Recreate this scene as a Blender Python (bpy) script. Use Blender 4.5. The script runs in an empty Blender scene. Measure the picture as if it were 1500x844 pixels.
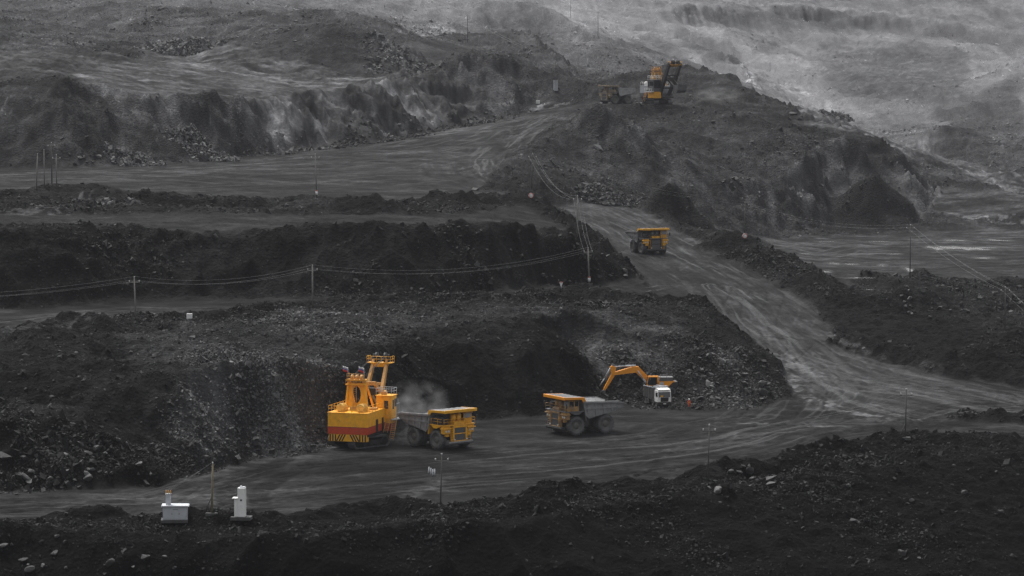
import bpy, math, random
import numpy as np
from mathutils import Vector, Matrix, geometry
random.seed(7)
RNG = np.random.default_rng(11)
sc = bpy.context.scene
COL = sc.collection
# ------------------------------------------------------------------ camera
F, HC, CX, CY, YH = 4800.0, 65.5, 750.0, 422.0, 50.0       # focal length and frame in pixels of the photograph
TP = (CY - YH) / F
CP, SP = 1 / math.sqrt(1 + TP * TP), TP / math.sqrt(1 + TP * TP)
cam = bpy.data.objects.new('camera', bpy.data.cameras.new('camera'))
COL.objects.link(cam); sc.camera = cam
cam.location = (0, 0, HC); cam.rotation_euler = (math.pi / 2 - math.atan(TP), 0, 0)
cam.data.sensor_width = 36; cam.data.lens = F / 1500 * 36
cam.data.clip_start = 1; cam.data.clip_end = 20000

def ray(px, py):
    """slopes of the sight line: x per metre of y, z per metre of y"""
    a = F * CP + (CY - py) * SP
    return (px - CX) / a, (-F * SP + (CY - py) * CP) / a
def pz(px, py, z):                                          # point on a sight line at a known elevation
    u, w = ray(px, py); y = (z - HC) / w
    return (u * y, y, z)
def pd(px, py, d):                                          # ... at a known distance
    u, w = ray(px, py)
    return (u * d, d, HC + w * d)

# ------------------------------------------------------------------ noise
def _hash(ix, iy, seed):
    h = (ix.astype(np.int64) * 374761393 + iy.astype(np.int64) * 668265263 + seed * 974711) & 0xFFFFFFFF
    h = ((h ^ (h >> 13)) * 1274126177) & 0xFFFFFFFF
    return ((h ^ (h >> 16)) & 0xFFFFFF).astype(np.float32) / 16777215.0
def vnoise(x, y, seed=0):
    x0 = np.floor(x); y0 = np.floor(y); fx = (x - x0).astype(np.float32); fy = (y - y0).astype(np.float32)
    x0 = x0.astype(np.int32); y0 = y0.astype(np.int32)
    fx = fx * fx * (3 - 2 * fx); fy = fy * fy * (3 - 2 * fy)
    a = _hash(x0, y0, seed); b = _hash(x0 + 1, y0, seed); c = _hash(x0, y0 + 1, seed); d = _hash(x0 + 1, y0 + 1, seed)
    return (a + (b - a) * fx) * (1 - fy) + (c + (d - c) * fx) * fy
def sn(x, y, seed=0):
    """signed noise, axes turned so that lattice lines do not show"""
    return vnoise(x * .8 + y * .6 + seed * 3.7, y * .8 - x * .6 - seed * 1.9, seed) * 2 - 1
def fb(x, y, seed=0, n=4, g=.68):
    """fractal noise"""
    t = 0; a = 1.0; s = 0
    for k in range(n):
        t = t + a * sn(x * 2.03 ** k, y * 2.03 ** k, seed + 400 * k); s += a * a; a *= g
    return t / math.sqrt(s) * 1.5
def sst(a, b, x):
    t = np.clip((x - a) / (b - a), 0, 1); return t * t * (3 - 2 * t)

# ------------------------------------------------------------------ survey lines of the pit: crests, toes and levels
LINES = []
def L(*pts, close=False):
    pts = [p if len(p) == 4 else p for p in pts]
    out = []
    for i, (px, py, k, v) in enumerate(pts):
        out.append((pz if k == 'z' else pd)(px, py, v))
    if pts[0][0] <= 0: px, py, k, v = pts[0]; out.insert(0, (pz if k == 'z' else pd)(px - 300, py, v))
    if pts[-1][0] >= 1500: px, py, k, v = pts[-1]; out.append((pz if k == 'z' else pd)(px + 300, py, v))
    LINES.append(out)
def LZ(z, *pts): L(*[(a, b, 'z', z) for a, b in pts])
def LD(*pts): L(*[(a, b, 'd', d) for a, b, d in pts])
def LM(*pts): L(*[(a, b, 'z', z) for a, b, z in pts])
# near bank and floor
LM((0, 935, -10), (750, 935, -12), (1500, 935, -13))
LM((0, 845, -3.2), (300, 845, -3.4), (600, 845, -4), (900, 845, -5), (1200, 845, -6), (1500, 845, -6.5))
LM((0, 785, .8), (300, 790, .6), (520, 785, .6), (760, 765, 1.2), (1000, 730, 1.8), (1150, 705, 2.4), (1330, 662, 2.8), (1500, 668, 2.6))
LM((0, 757, 0), (240, 765, 0), (400, 760, 0), (640, 745, 0), (760, 730, 0), (900, 715, 0), (1040, 705, 0), (1150, 683, .2), (1320, 645, 1.6), (1400, 640, 1.2), (1500, 645, 1))
# toe of the working face
LM((0, 722, 0), (120, 716, 0), (230, 712, 0), (300, 690, 0), (380, 672, 0), (480, 653, 0), (590, 634, 0), (640, 619, 0), (720, 612, 0), (800, 604, 0), (870, 592, 0),
   (940, 584, .2), (1000, 584, .2), (1060, 590, .1), (1110, 592, .2), (1165, 580, .8))
# its crest, in two lifts on the left
LD((0, 622, 478), (60, 620, 480), (122, 612, 483))
LD((0, 598, 492), (60, 596, 494), (125, 600, 491), (150, 572, 496), (230, 577, 498), (262, 556, 502), (310, 540, 508), (365, 535, 512), (450, 531, 525), (505, 541, 532), (545, 526, 546),
   (590, 511, 560), (640, 510, 568), (700, 514, 571), (770, 515, 576), (790, 505, 581), (850, 516, 582))
LD((850, 516, 582), (880, 560, 586))
LD((790, 505, 581), (830, 486, 604), (870, 489, 606), (925, 499, 607), (960, 511, 605), (1000, 499, 608), (1030, 505, 606), (1070, 520, 605), (1100, 545, 600))
LM((1040, 470, 10.5), (1090, 515, 7), (1130, 560, 2))
# rough bench above it
LM((0, 540, 13.5), (150, 520, 14), (300, 500, 15), (450, 490, 14.5), (600, 480, 14), (750, 470, 14), (850, 460, 13.5), (950, 455, 12.5), (1020, 455, 10.5))
# middle haul road
LM((0, 492, 14), (200, 466, 14), (330, 458, 14), (450, 448, 14), (530, 443, 14), (700, 440, 13.6), (830, 432, 13), (960, 430, 11))
LM((0, 455, 14), (200, 441, 14), (450, 437, 14), (600, 437, 14), (700, 431, 13.8), (820, 420, 13.2), (880, 414, 13), (945, 408, 11.8))
# middle face crest and bench
LD((0, 342, 628), (60, 341, 634), (120, 334, 646), (200, 338, 650), (240, 341, 652), (330, 340, 654), (360, 335, 656), (420, 338, 656), (500, 333, 657), (545, 333, 657), (600, 342, 657), (640, 330, 664),
   (680, 326, 668), (710, 338, 668), (755, 330, 678), (790, 344, 684), (840, 350, 694), (862, 368, 704))
LM((862, 368, 19.5), (900, 395, 15), (938, 405, 12.5))
LM((840, 350, 22.5), (835, 333, 23), (790, 304, 24.5), (768, 297, 25))
LM((0, 312, 28), (240, 312, 27.5), (470, 314, 27), (700, 308, 26), (768, 297, 25))
# haul ramp: left edge, right edge
LM((1165, 580, .8), (1165, 560, 1.7), (1130, 520, 3.8), (1075, 480, 6.4), (1030, 448, 9), (1000, 440, 9.8), (960, 430, 11), (945, 408, 11.8), (900, 372, 13.2), (870, 342, 15.2), (830, 311, 18.2), (800, 296, 20.2))
LM((1500, 585, .8), (1380, 548, 2), (1270, 522, 3.2), (1228, 497, 4.5), (1212, 470, 5.8), (1190, 450, 7), (1150, 422, 8.6), (1100, 396, 10.2), (1060, 375, 11.4), (1020, 352, 13.2), (990, 336, 14.8), (950, 312, 17.2), (905, 298, 19.2), (860, 290, 20.4))
LM((1170, 600, 0), (1300, 615, 0), (1400, 605, .3), (1500, 610, .3))
# dark spoil along the right of the ramp, and behind it
LD((1020, 340, 845), (1055, 343, 835), (1090, 354, 812), (1135, 372, 786), (1170, 386, 770), (1200, 413, 744), (1245, 432, 728), (1290, 427, 736), (1333, 412, 750), (1370, 422, 742), (1400, 438, 724), (1440, 474, 690), (1500, 492, 664))
LM((1020, 338, 11), (1100, 350, 6), (1180, 385, 3.5), (1240, 422, 3), (1330, 404, 3), (1420, 420, 3), (1480, 460, 3.5), (1500, 476, 4))
# right hand flat with standing water
LZ(3, (1150, 346), (1250, 345), (1340, 352), (1500, 350))
LZ(3, (1200, 370), (1300, 390), (1400, 400), (1500, 400))
# ridge of spoil with the far shovel: foot, shoulder, skyline
LM((700, 286, 24.6), (770, 285, 22.5), (830, 288, 21), (900, 293, 20), (960, 308, 17.5), (1010, 335, 14), (1090, 347, 7), (1150, 344, 4.5), (1225, 332, 4), (1350, 330, 4), (1400, 300, 4))
LM((740, 250, 27.5), (775, 222, 31), (830, 196, 35.5), (880, 176, 39.5))
LM((775, 222, 31), (850, 240, 27.5), (960, 250, 25), (1050, 262, 21), (1150, 270, 18), (1215, 285, 13))
LD((880, 176, 1090), (905, 166, 1112), (935, 157, 1135), (990, 156, 1140), (1040, 158, 1138), (1100, 175, 1115), (1160, 205, 1090), (1200, 235, 1070))
LM((860, 155, 40), (900, 151, 41), (950, 149, 41), (1000, 148, 41.3), (1040, 145, 42))
LD((925, 125, 1275), (985, 97, 1262), (1020, 100, 1250), (1060, 112, 1235), (1100, 136, 1205), (1140, 156, 1185), (1200, 181, 1158), (1262, 194, 1130), (1284, 210, 1122), (1330, 240, 1115), (1390, 262, 1140))
LM((1215, 200, 29), (1240, 235, 20), (1290, 240, 17), (1350, 262, 12))
# upper bench: foot of the upper face
LM((0, 246, 28), (120, 246, 28), (240, 241, 28), (330, 233, 28), (400, 224, 28.5), (480, 216, 29), (540, 212, 30), (600, 201, 31.2), (660, 190, 33), (720, 177, 35), (780, 160, 38.5), (800, 156, 39.5))
LM((640, 270, 26), (700, 240, 28), (740, 215, 31), (800, 185, 36), (850, 165, 39.2))
LD((0, 141, 952), (60, 142, 955), (85, 118, 972), (120, 145, 972), (150, 164, 968), (200, 164, 974), (235, 141, 990), (285, 144, 1000), (330, 146, 1016), (400, 151, 1050), (450, 139, 1080), (530, 125, 1108), (552, 124, 1118), (575, 116, 1140),
   (600, 124, 1158), (635, 112, 1168), (650, 106, 1176), (690, 84, 1195), (722, 81, 1206), (748, 92, 1214), (775, 122, 1228), (795, 145, 1236))
# hillside over the upper face
LD((0, 104, 1030), (80, 108, 1030), (160, 120, 1035), (230, 110, 1080), (330, 105, 1160), (420, 118, 1150), (480, 121, 1145), (545, 120, 1145))
LD((0, 60, 1200), (120, 78, 1160), (250, 78, 1240), (300, 68, 1320), (345, 45, 1340))
LD((420, 113, 1160), (470, 112, 1172), (548, 116, 1160))
LD((400, 45, 1270), (440, 45, 1240), (470, 52, 1228), (500, 40, 1240), (530, 48, 1230), (560, 80, 1215), (590, 105, 1190))
LD((400, 20, 1420), (500, 18, 1420), (560, 45, 1380), (620, 75, 1340), (660, 90, 1330))
LD((605, 118, 1185), (640, 92, 1310), (700, 75, 1330), (740, 80, 1330), (790, 110, 1320))
LD((600, 60, 1480), (660, 60, 1480), (740, 62, 1480), (760, 45, 1510))
LD((0, 0, 1500), (300, 0, 1650), (560, 0, 1900), (700, 12, 1880), (790, 9, 1890), (812, 18, 1880), (838, 38, 1850), (905, 72, 1680), (922, 82, 1610))
LD((640, 40, 1680), (690, 40, 1790), (760, 62, 1830), (845, 66, 1790))
LD((800, 85, 1580), (850, 110, 1400), (810, 140, 1290))
LD((900, 130, 1290), (950, 110, 1360))
# far side of the valley
LD((870, 60, 2000), (950, 78, 2000), (1040, 84, 2050))
LD((840, 14, 2600), (910, 12, 2680), (980, 11, 2720), (1060, 8, 2900), (1280, 15, 3120), (1400, 32, 3060), (1500, 48, 2980))
LD((842, 17, 2560), (910, 15, 2620), (980, 14, 2660), (1060, 11, 2840), (1280, 18, 3060), (1400, 35, 3000), (1500, 51, 2920))
LD((915, 38, 2560), (1000, 42, 2590), (1060, 40, 2770), (1180, 44, 2960), (1280, 46, 3020), (1400, 60, 2950), (1500, 80, 2860))
LD((915, 43, 2360), (1000, 46, 2400), (1070, 50, 2560), (1180, 52, 2700), (1290, 54, 2800), (1400, 66, 2680), (1500, 86, 2600))
LD((930, 64, 2180), (1000, 70, 2200), (1060, 80, 2300), (1090, 97, 2350), (1105, 120, 2250), (1140, 140, 2150))
LD((1120, 85, 2600), (1200, 70, 2780), (1290, 55, 2960))
LD((1180, 92, 2560), (1250, 97, 2520), (1330, 99, 2500), (1420, 97, 2460))
LD((1180, 97, 2420), (1250, 102, 2360), (1330, 104, 2340), (1420, 102, 2320))
LD((1160, 110, 2350), (1220, 145, 2100), (1330, 150, 2080), (1400, 152, 2050), (1450, 120, 2020), (1500, 90, 2000))
LD((1165, 142, 2080), (1250, 182, 1780), (1330, 195, 1700), (1420, 178, 1760), (1500, 140, 1800))
LD((1180, 160, 1950), (1260, 192, 1700), (1330, 215, 1560), (1420, 245, 1400), (1500, 275, 1290))
LD((1360, 190, 1640), (1440, 205, 1560), (1500, 215, 1500))
LD((0, -60, 1900), (400, -50, 2200), (800, -36, 3000), (1200, -32, 3500), (1500, -32, 3500))
LD((0, -50, 2600), (750, -10, 4000), (1500, 0, 4300))
# ------------------------------------------------------------------ triangulated survey -> fan-shaped grid of real ground points
DEG = (.0009, .0013, .003)
ys = [300.0]
while ys[-1] < 4100:
    y = ys[-1]; ys.append(y * (1 + (.0009 if 440 < y < 720 else .0014 if y < 1300 else .0019 if y < 3300 else .008)) if y > 395 else y * 1.004)
YS = np.array(ys); NR = len(YS)
U0, U1, NC = -.195, .195, 1080
US = np.linspace(U0, U1, NC)
pts2, pz_, edges = [], [], []
key = {}
for ln in LINES:
    prev = None
    for p in ln:
        k = (round(p[0], 2), round(p[1], 2))
        if k not in key:
            key[k] = len(pts2); pts2.append(Vector((p[0], p[1]))); pz_.append(p[2])
        if prev is not None and prev != key[k]: edges.append((prev, key[k]))
        prev = key[k]
for (x, y, z) in ((-140, 250, -14), (140, 250, -14), (-1200, 4300, 120), (1200, 4300, 90), (-140, 600, 14), (-260, 960, 40), (-330, 1500, 80), (-600, 2600, 140), (160, 600, 1), (300, 1300, 8), (420, 1800, 40), (700, 3000, 70)):
    pts2.append(Vector((x, y))); pz_.append(z)
ov, oe, of, vmap, _, _ = geometry.delaunay_2d_cdt(pts2, edges, [], 0, 1e-3)
vz = np.zeros(len(ov)); got = np.zeros(len(ov), bool)
src = [pts2[v[0]] if v else None for v in vmap]
for i, v in enumerate(vmap):
    if v: vz[i] = np.mean([pz_[j] for j in v]); got[i] = True
P2 = np.array([[p.x, p.y] for p in pts2]); PZ = np.array(pz_)
EA = P2[[e[0] for e in edges]]; EB = P2[[e[1] for e in edges]]; ZA = PZ[[e[0] for e in edges]]; ZB = PZ[[e[1] for e in edges]]
for i in np.where(~got)[0]:                                  # a crossing of two lines takes the mean of both
    p = np.array([ov[i].x, ov[i].y]); ab = EB - EA
    t = np.clip(((p - EA) * ab).sum(1) / np.maximum((ab * ab).sum(1), 1e-9), 0, 1)
    dd = np.hypot(*(EA + ab * t[:, None] - p).T); j = np.argsort(dd)[:2]
    vz[i] = np.mean(ZA[j] + (ZB[j] - ZA[j]) * t[j])
Z = np.full((NR, NC), np.nan, np.float64)
OV = np.array([[v.x, v.y] for v in ov])
for tri in of:
    a, b, c = OV[tri[0]], OV[tri[1]], OV[tri[2]]
    y0, y1 = min(a[1], b[1], c[1]), max(a[1], b[1], c[1])
    r0, r1 = np.searchsorted(YS, y0), np.searchsorted(YS, y1, 'right')
    if r1 <= r0: continue
    uu = [q[0] / q[1] for q in (a, b, c)]
    c0 = max(0, int((min(uu) - U0) / (U1 - U0) * (NC - 1)) - 1); c1 = min(NC, int((max(uu) - U0) / (U1 - U0) * (NC - 1)) + 3)
    if c1 <= c0: continue
    yy = YS[r0:r1, None]; xx = US[None, c0:c1] * yy
    den = (b[1] - c[1]) * (a[0] - c[0]) + (c[0] - b[0]) * (a[1] - c[1])
    if abs(den) < 1e-9: continue
    l1 = ((b[1] - c[1]) * (xx - c[0]) + (c[0] - b[0]) * (yy - c[1])) / den
    l2 = ((c[1] - a[1]) * (xx - c[0]) + (a[0] - c[0]) * (yy - c[1])) / den
    l3 = 1 - l1 - l2
    m = (l1 >= -1e-6) & (l2 >= -1e-6) & (l3 >= -1e-6)
    blk = Z[r0:r1, c0:c1]; blk[m] = (l1 * vz[tri[0]] + l2 * vz[tri[1]] + l3 * vz[tri[2]])[m]
for r in range(NR):                                          # anything outside the survey takes its neighbour's level
    row = Z[r]; ok = ~np.isnan(row)
    if ok.all(): continue
    Z[r] = np.interp(US, US[ok], row[ok]) if ok.any() else Z[r - 1]
X = US[None, :] * YS[:, None]; Y = np.repeat(YS[:, None], NC, 1)
RI = np.arange(NR)
def rc(x, y):
    return np.interp(y, YS, RI), (x / y - U0) / (U1 - U0) * (NC - 1)
def bil(G, x, y):
    r, c = rc(np.asarray(x, float), np.asarray(y, float))
    r = np.clip(r, 0, NR - 1.001); c = np.clip(c, 0, NC - 1.001)
    i = r.astype(int); j = c.astype(int); fr = r - i; fc = c - j
    return (G[i, j] * (1 - fc) + G[i, j + 1] * fc) * (1 - fr) + (G[i + 1, j] * (1 - fc) + G[i + 1, j + 1] * fc) * fr
def hit(px, py, G=None):
    """where the sight line through a photo pixel meets the ground"""
    G = Z if G is None else G
    u, w = ray(px, py); col = np.clip((u - U0) / (U1 - U0) * (NC - 1), 0, NC - 1.001)
    j = int(col); f = col - j
    zc = G[:, j] * (1 - f) + G[:, j + 1] * f
    over = np.where(zc >= HC + w * YS)[0]
    if len(over) == 0: i = NR - 1; y = YS[-1]
    else:
        i = over[0]
        if i > 0:
            d0 = HC + w * YS[i - 1] - zc[i - 1]; d1 = HC + w * YS[i] - zc[i]
            y = YS[i - 1] + (YS[i] - YS[i - 1]) * d0 / max(d0 - d1, 1e-9)
        else: y = YS[0]
    return u * y, y, HC + w * y
def hits(pp): return [hit(a, b)[:2] for a, b in pp]
def dense(pp, step=12):                                     # more survey points along a line in broken far ground
    out = [pp[0]]
    for (xa, ya), (xb, yb) in zip(pp, pp[1:]):
        n = max(1, int(math.hypot(xb - xa, yb - ya) / step)); out += [(xa + (xb - xa) * k / n, ya + (yb - ya) * k / n) for k in range(1, n + 1)]
    return out

def blur(G, n):
    for ax in (0, 1):
        k = 2 * n + 1
        pad = [(0, 0), (0, 0)]; pad[ax] = (n + 1, n)
        c = np.cumsum(np.pad(G, pad, mode='edge'), axis=ax)
        G = ((c[k:, :] - c[:-k, :]) if ax == 0 else (c[:, k:] - c[:, :-k])) / k
    return G
# ragged crests: shift the survey sideways by a few metres of noise
sc_d = np.clip(Y / 700, .7, 3)
wx = (sn(X / (13 * sc_d), Y / (13 * sc_d), 1) * 1.6 + sn(X / 5, Y / 5, 2) * .7) * np.minimum(sc_d, 1.6)
wy = (sn(X / (13 * sc_d), Y / (13 * sc_d), 3) * 1.6 + sn(X / 5, Y / 5, 4) * .7) * np.minimum(sc_d, 1.6)
Z0 = Z
Z = blur(bil(Z, X + wx, np.clip(Y + wy, 301, 4000)), 1)

def inpoly(poly, jit=0.0):
    poly = np.array(poly); m = np.zeros((NR, NC), bool)
    mg = 4 * jit + 1
    r0, r1 = np.searchsorted(YS, poly[:, 1].min() - mg), np.searchsorted(YS, poly[:, 1].max() + mg, 'right')
    xx = X[r0:r1]; yy = Y[r0:r1]
    if jit:
        xx = xx + jit * (sn(xx / 9, yy / 9, 21) + .5 * sn(xx / 3, yy / 3, 22)); yy = yy + jit * 2 * (sn(xx / 9, yy / 14, 23) + .5 * sn(xx / 3, yy / 5, 24))
    ins = np.zeros(xx.shape, bool)
    n = len(poly)
    for i in range(n):
        xa, ya = poly[i]; xb, yb = poly[(i + 1) % n]
        if ya == yb: continue
        ins ^= ((ya > yy) != (yb > yy)) & (xx < (xb - xa) * (yy - ya) / (yb - ya) + xa)
    m[r0:r1] = ins
    return m
def along(poly, hw):
    """rows slice, distance along, signed distance across, for ground within hw of a polyline"""
    poly = np.array(poly)
    r0, r1 = np.searchsorted(YS, poly[:, 1].min() - hw), np.searchsorted(YS, poly[:, 1].max() + hw, 'right')
    xx = X[r0:r1]; yy = Y[r0:r1]
    best = np.full(xx.shape, 1e9); uu = np.zeros(xx.shape); vv = np.zeros(xx.shape); s0 = 0
    for (xa, ya), (xb, yb) in zip(poly[:-1], poly[1:]):
        dx, dy = xb - xa, yb - ya; l = math.hypot(dx, dy)
        if l < 1e-6: continue
        t = np.clip(((xx - xa) * dx + (yy - ya) * dy) / (l * l), 0, 1)
        ex = xx - xa - dx * t; ey = yy - ya - dy * t; d = np.hypot(ex, ey)
        sd = (dx * ey - dy * ex) / l
        m = d < best
        best[m] = d[m]; uu[m] = (s0 + t * l)[m]; vv[m] = (np.sign(sd) * d)[m]; s0 += l
    return slice(r0, r1), uu, vv, best

# ------------------------------------------------------------------ zones: (outline, how smooth, base reflectance)
rough = np.ones((NR, NC)); alb = np.full((NR, NC), .042)
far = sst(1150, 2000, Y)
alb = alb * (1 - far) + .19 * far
wet = np.zeros((NR, NC))
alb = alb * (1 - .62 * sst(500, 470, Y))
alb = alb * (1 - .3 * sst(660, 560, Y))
ZONES = [
 ('floor', [(-300, 722), (230, 714), (300, 692), (380, 674), (480, 655), (590, 636), (640, 621), (800, 606), (870, 594), (1000, 588), (1110, 594), (1165, 582), (1170, 560), (1380, 552), (1500, 590), (1800, 590), (1800, 640), (1500, 640), (1400, 636), (1320, 640), (1150, 680), (1040, 703), (900, 713), (760, 728), (640, 743), (400, 757), (240, 762), (-300, 757)], 0, .050, .5),
 ('ramp', [(1165, 575), (1130, 522), (1075, 482), (1030, 450), (1000, 442), (960, 430), (945, 408), (900, 372), (870, 342), (830, 311), (805, 297), (700, 292), (640, 296), (560, 296), (560, 288), (700, 281), (800, 287), (860, 291), (905, 299), (950, 313), (990, 337), (1020, 353), (1060, 376), (1100, 397), (1150, 424), (1190, 452), (1212, 472), (1228, 498), (1270, 523), (1380, 549), (1800, 600), (1500, 610), (1170, 600)], 0, .082, .6),
 ('middle_road', [(-300, 500), (0, 491), (200, 465), (330, 457), (450, 447), (530, 442), (700, 438), (830, 430), (960, 429), (945, 408), (880, 415), (820, 421), (700, 432), (600, 438), (450, 438), (200, 442), (0, 456), (-300, 456)], .05, .056, .4),
 ('upper_bench', [(-300, 247), (0, 247), (240, 242), (330, 234), (480, 217), (540, 213), (600, 202), (660, 191), (720, 178), (800, 157), (900, 152), (1030, 150), (935, 156), (870, 170), (800, 190), (760, 220), (735, 240), (700, 280), (540, 290), (220, 297), (-300, 292)], .08, .054, .6),
 ('bench_two', [(-300, 316), (0, 314), (240, 314), (470, 316), (700, 312), (765, 302), (800, 320), (835, 345), (790, 340), (710, 334), (640, 330), (540, 332), (330, 338), (200, 336), (-300, 340)], .3, .062, 1.2),
 ('water_flat', [(1110, 350), (1180, 347), (1340, 338), (1420, 335), (1800, 330), (1800, 395), (1440, 415), (1340, 402), (1250, 420), (1190, 392), (1130, 365)], .1, .066, .8),
 ('far_flat', [(1300, 268), (1390, 275), (1440, 282), (1800, 285), (1800, 325), (1420, 318), (1350, 300)], .2, .11, 1.5),
 ('pale_flat', [(235, 78), (285, 72), (320, 100), (420, 120), (555, 123), (520, 128), (450, 142), (380, 148), (290, 142), (180, 150), (130, 128), (100, 112)], .55, .10, 3),
 ('gully_floor', [(545, 122), (600, 124), (640, 96), (690, 80), (700, 62), (590, 62), (600, 92)], .5, .06, 2),
]
for nm, pp, sm, al, jit in ZONES:
    m = inpoly(hits(pp), jit).astype(float)
    m = blur(m, 3)
    rough = rough * (1 - m) + sm * m; alb = alb * (1 - m) + al * m

# steepness of the survey -> faces of broken coal and rock
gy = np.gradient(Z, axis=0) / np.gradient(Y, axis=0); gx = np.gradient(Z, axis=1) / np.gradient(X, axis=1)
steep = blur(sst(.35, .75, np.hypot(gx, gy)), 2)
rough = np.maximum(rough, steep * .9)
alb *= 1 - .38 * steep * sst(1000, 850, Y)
def patch(pp, al, jit, soft=6, amt=1.0, noise=True):
    global alb
    m = blur(inpoly(hits(pp), jit).astype(float), soft) * amt
    if noise: m = m * np.clip(.35 + .9 * vnoise(X / 7, Y / 7, 61) + .5 * sn(X / 2.2, Y / 2.2, 62), 0, 1)
    alb = alb * (1 - m) + al * m
# rock of another colour, dug or tipped there
patch([(835, 492), (870, 492), (905, 502), (950, 515), (985, 505), (990, 540), (940, 545), (900, 545), (880, 560), (860, 530)], .30, 1.2)
patch([(985, 510), (1080, 515), (1120, 560), (1080, 596), (1000, 580)], .11, 1.5)
patch([(330, 560), (420, 545), (500, 560), (540, 600), (480, 650), (380, 668), (300, 685), (220, 640)], .15, 2, amt=.85)
patch([(225, 590), (310, 548), (450, 535), (540, 545), (560, 600), (480, 652), (310, 688), (240, 690), (270, 640)], .25, 3, soft=16, noise=False, amt=.85)
patch([(100, 600), (230, 580), (290, 640), (270, 690), (180, 700), (120, 650)], .13, 3, soft=16, amt=.8)
patch([(1215, 245), (1300, 250), (1390, 262), (1380, 300), (1360, 322), (1320, 318), (1240, 318), (1200, 290)], .085, 4, noise=False, amt=.6)
patch([(290, 800), (350, 795), (345, 850), (300, 850)], .12, .5)
patch([(560, 815), (620, 812), (610, 850), (570, 850)], .10, .5)
patch([(0, 765), (70, 780), (160, 800), (150, 830), (0, 830)], .08, 1)
patch([(0, 640), (90, 650), (140, 680), (150, 712), (0, 722)], .16, 2)
patch([(330, 165), (430, 150), (480, 140), (560, 128), (590, 140), (600, 185), (540, 205), (430, 205), (340, 205)], .075, 2)
patch([(395, 172), (425, 168), (430, 200), (395, 205)], .2, 1)
patch([(610, 150), (680, 130), (720, 100), (760, 130), (770, 155), (700, 178), (630, 190)], .045, 2)
patch([(210, 345), (250, 350), (290, 380), (275, 415), (235, 385)], .05, 1.5)
patch([(540, 40), (560, 60), (600, 80), (650, 95), (600, 105), (560, 100)], .11, 3)
patch([(200, 60), (290, 55), (285, 75), (210, 80)], .10, 3)
patch([(-50, 598), (122, 600), (124, 612), (-50, 620)], .26, .6)
patch([(150, 500), (450, 460), (800, 455), (1000, 465), (1000, 495), (850, 480), (600, 505), (400, 525), (200, 560)], .13, 4, noise=False, amt=.85)
patch([(0, 20), (250, 10), (420, 15), (400, 60), (250, 65), (100, 70), (0, 95)], .10, 6)
patch([(800, 200), (1000, 180), (1150, 200), (1200, 260), (1050, 300), (900, 270)], .055, 6)
patch([(1000, 430), (1060, 455), (1120, 500), (1150, 560), (1120, 570), (1050, 500)], .030, 1.5)

# ------------------------------------------------------------------ windrows, heaps and pads
def ridge(pp, h, hw, seed=5):
    sl, uu, vv, d = along(hits(pp), hw * 1.8)
    d = d * (1 + .35 * sn(X[sl] / 4, Y[sl] / 4, seed + 1))
    n = .45 + .75 * vnoise(uu / (hw * 1.6) + seed, uu * 0, seed) + .25 * sn(X[sl] / 2, Y[sl] / 2, seed + 2)
    b = np.clip(1 - d / hw, 0, 1); b = b * (2 - b) * .5 + b * .5
    Z[sl] += h * b * n
    m = sst(0, .35, b)
    rough[sl] = np.maximum(rough[sl], m * .8)
    return sl, m
def dark_ridge(pp, h, hw, al=.026, seed=5):
    sl, m = ridge(pp, h, hw, seed); alb[sl] = alb[sl] * (1 - m) + al * m
def heap(px, py, h, r, al=None, seed=9):
    x, y, z = hit(px, py)
    d = np.hypot(X - x, Y - y) * (1 + .18 * sn(X / (r * .6), Y / (r * .6), seed))
    b = np.clip(1 - d / r, 0, 1)
    Z[:] += h * (b - .12 * b * b * b)
    m = sst(0, .25, b); rough[:] = np.maximum(rough, m * .8)
    if al: alb[:] = alb * (1 - m) + al * m
dark_ridge([(-200, 500), (0, 497), (60, 490), (100, 484)], 1.9, 4, .024, 3)
heap(138, 486, 3.4, 7, .026, 8)
dark_ridge([(160, 474), (260, 470), (330, 464), (400, 458), (460, 452)], .9, 2.5, .034, 13)
dark_ridge([(340, 462), (400, 457)], 1.0, 3, .028, 15)
dark_ridge([(540, 446), (600, 443), (640, 446), (700, 443)], 2.0, 4, .026, 23)
dark_ridge([(700, 443), (770, 443), (830, 441)], 1.5, 3.5, .026, 33)
heap(862, 438, 2.6, 9, .034, 35)
dark_ridge([(900, 440), (960, 442), (1010, 446), (1040, 462)], 1.5, 3.5, .024, 37)
dark_ridge([(-100, 292), (40, 290), (100, 283), (150, 290)], 3.0, 8, .036, 43)
dark_ridge([(200, 306), (300, 306), (340, 304), (440, 306)], 2.2, 6, .036, 47)
heap(470, 308, 3.6, 13, .06, 48)
heap(545, 308, 3.6, 9, .03, 49)
dark_ridge([(580, 303), (640, 303), (720, 301), (760, 300)], 2.6, 7, .034, 53)
heap(785, 303, 2.4, 9, .045, 54)
dark_ridge([(745, 283), (800, 284), (850, 291)], 3.0, 8, .03, 57)
dark_ridge([(920, 300), (985, 320), (1010, 325)], 3.4, 8, .032, 58)
heap(1000, 310, 7.5, 11, .032, 59)
heap(1282, 318, 15, 14, .026, 63)
heap(1062, 362, 3.2, 8, .027, 64); heap(1090, 372, 2.6, 8, .03, 65); heap(1135, 385, 2.5, 8, .027, 66)
dark_ridge([(1180, 404), (1210, 432), (1240, 448), (1300, 456)], 1.8, 6, .022, 67)
heap(1333, 440, 3.5, 11, .026, 68)
dark_ridge([(1240, 505), (1300, 520), (1380, 540), (1440, 552), (1600, 575)], 2.2, 5, .022, 71)
heap(1375, 535, 2.3, 6, .028, 72); heap(1440, 530, 3.6, 8, .022, 73); heap(1490, 515, 4.5, 10, .02, 74)
dark_ridge([(1420, 612), (1480, 618), (1600, 622)], 1.9, 4.5, .022, 75)
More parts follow.
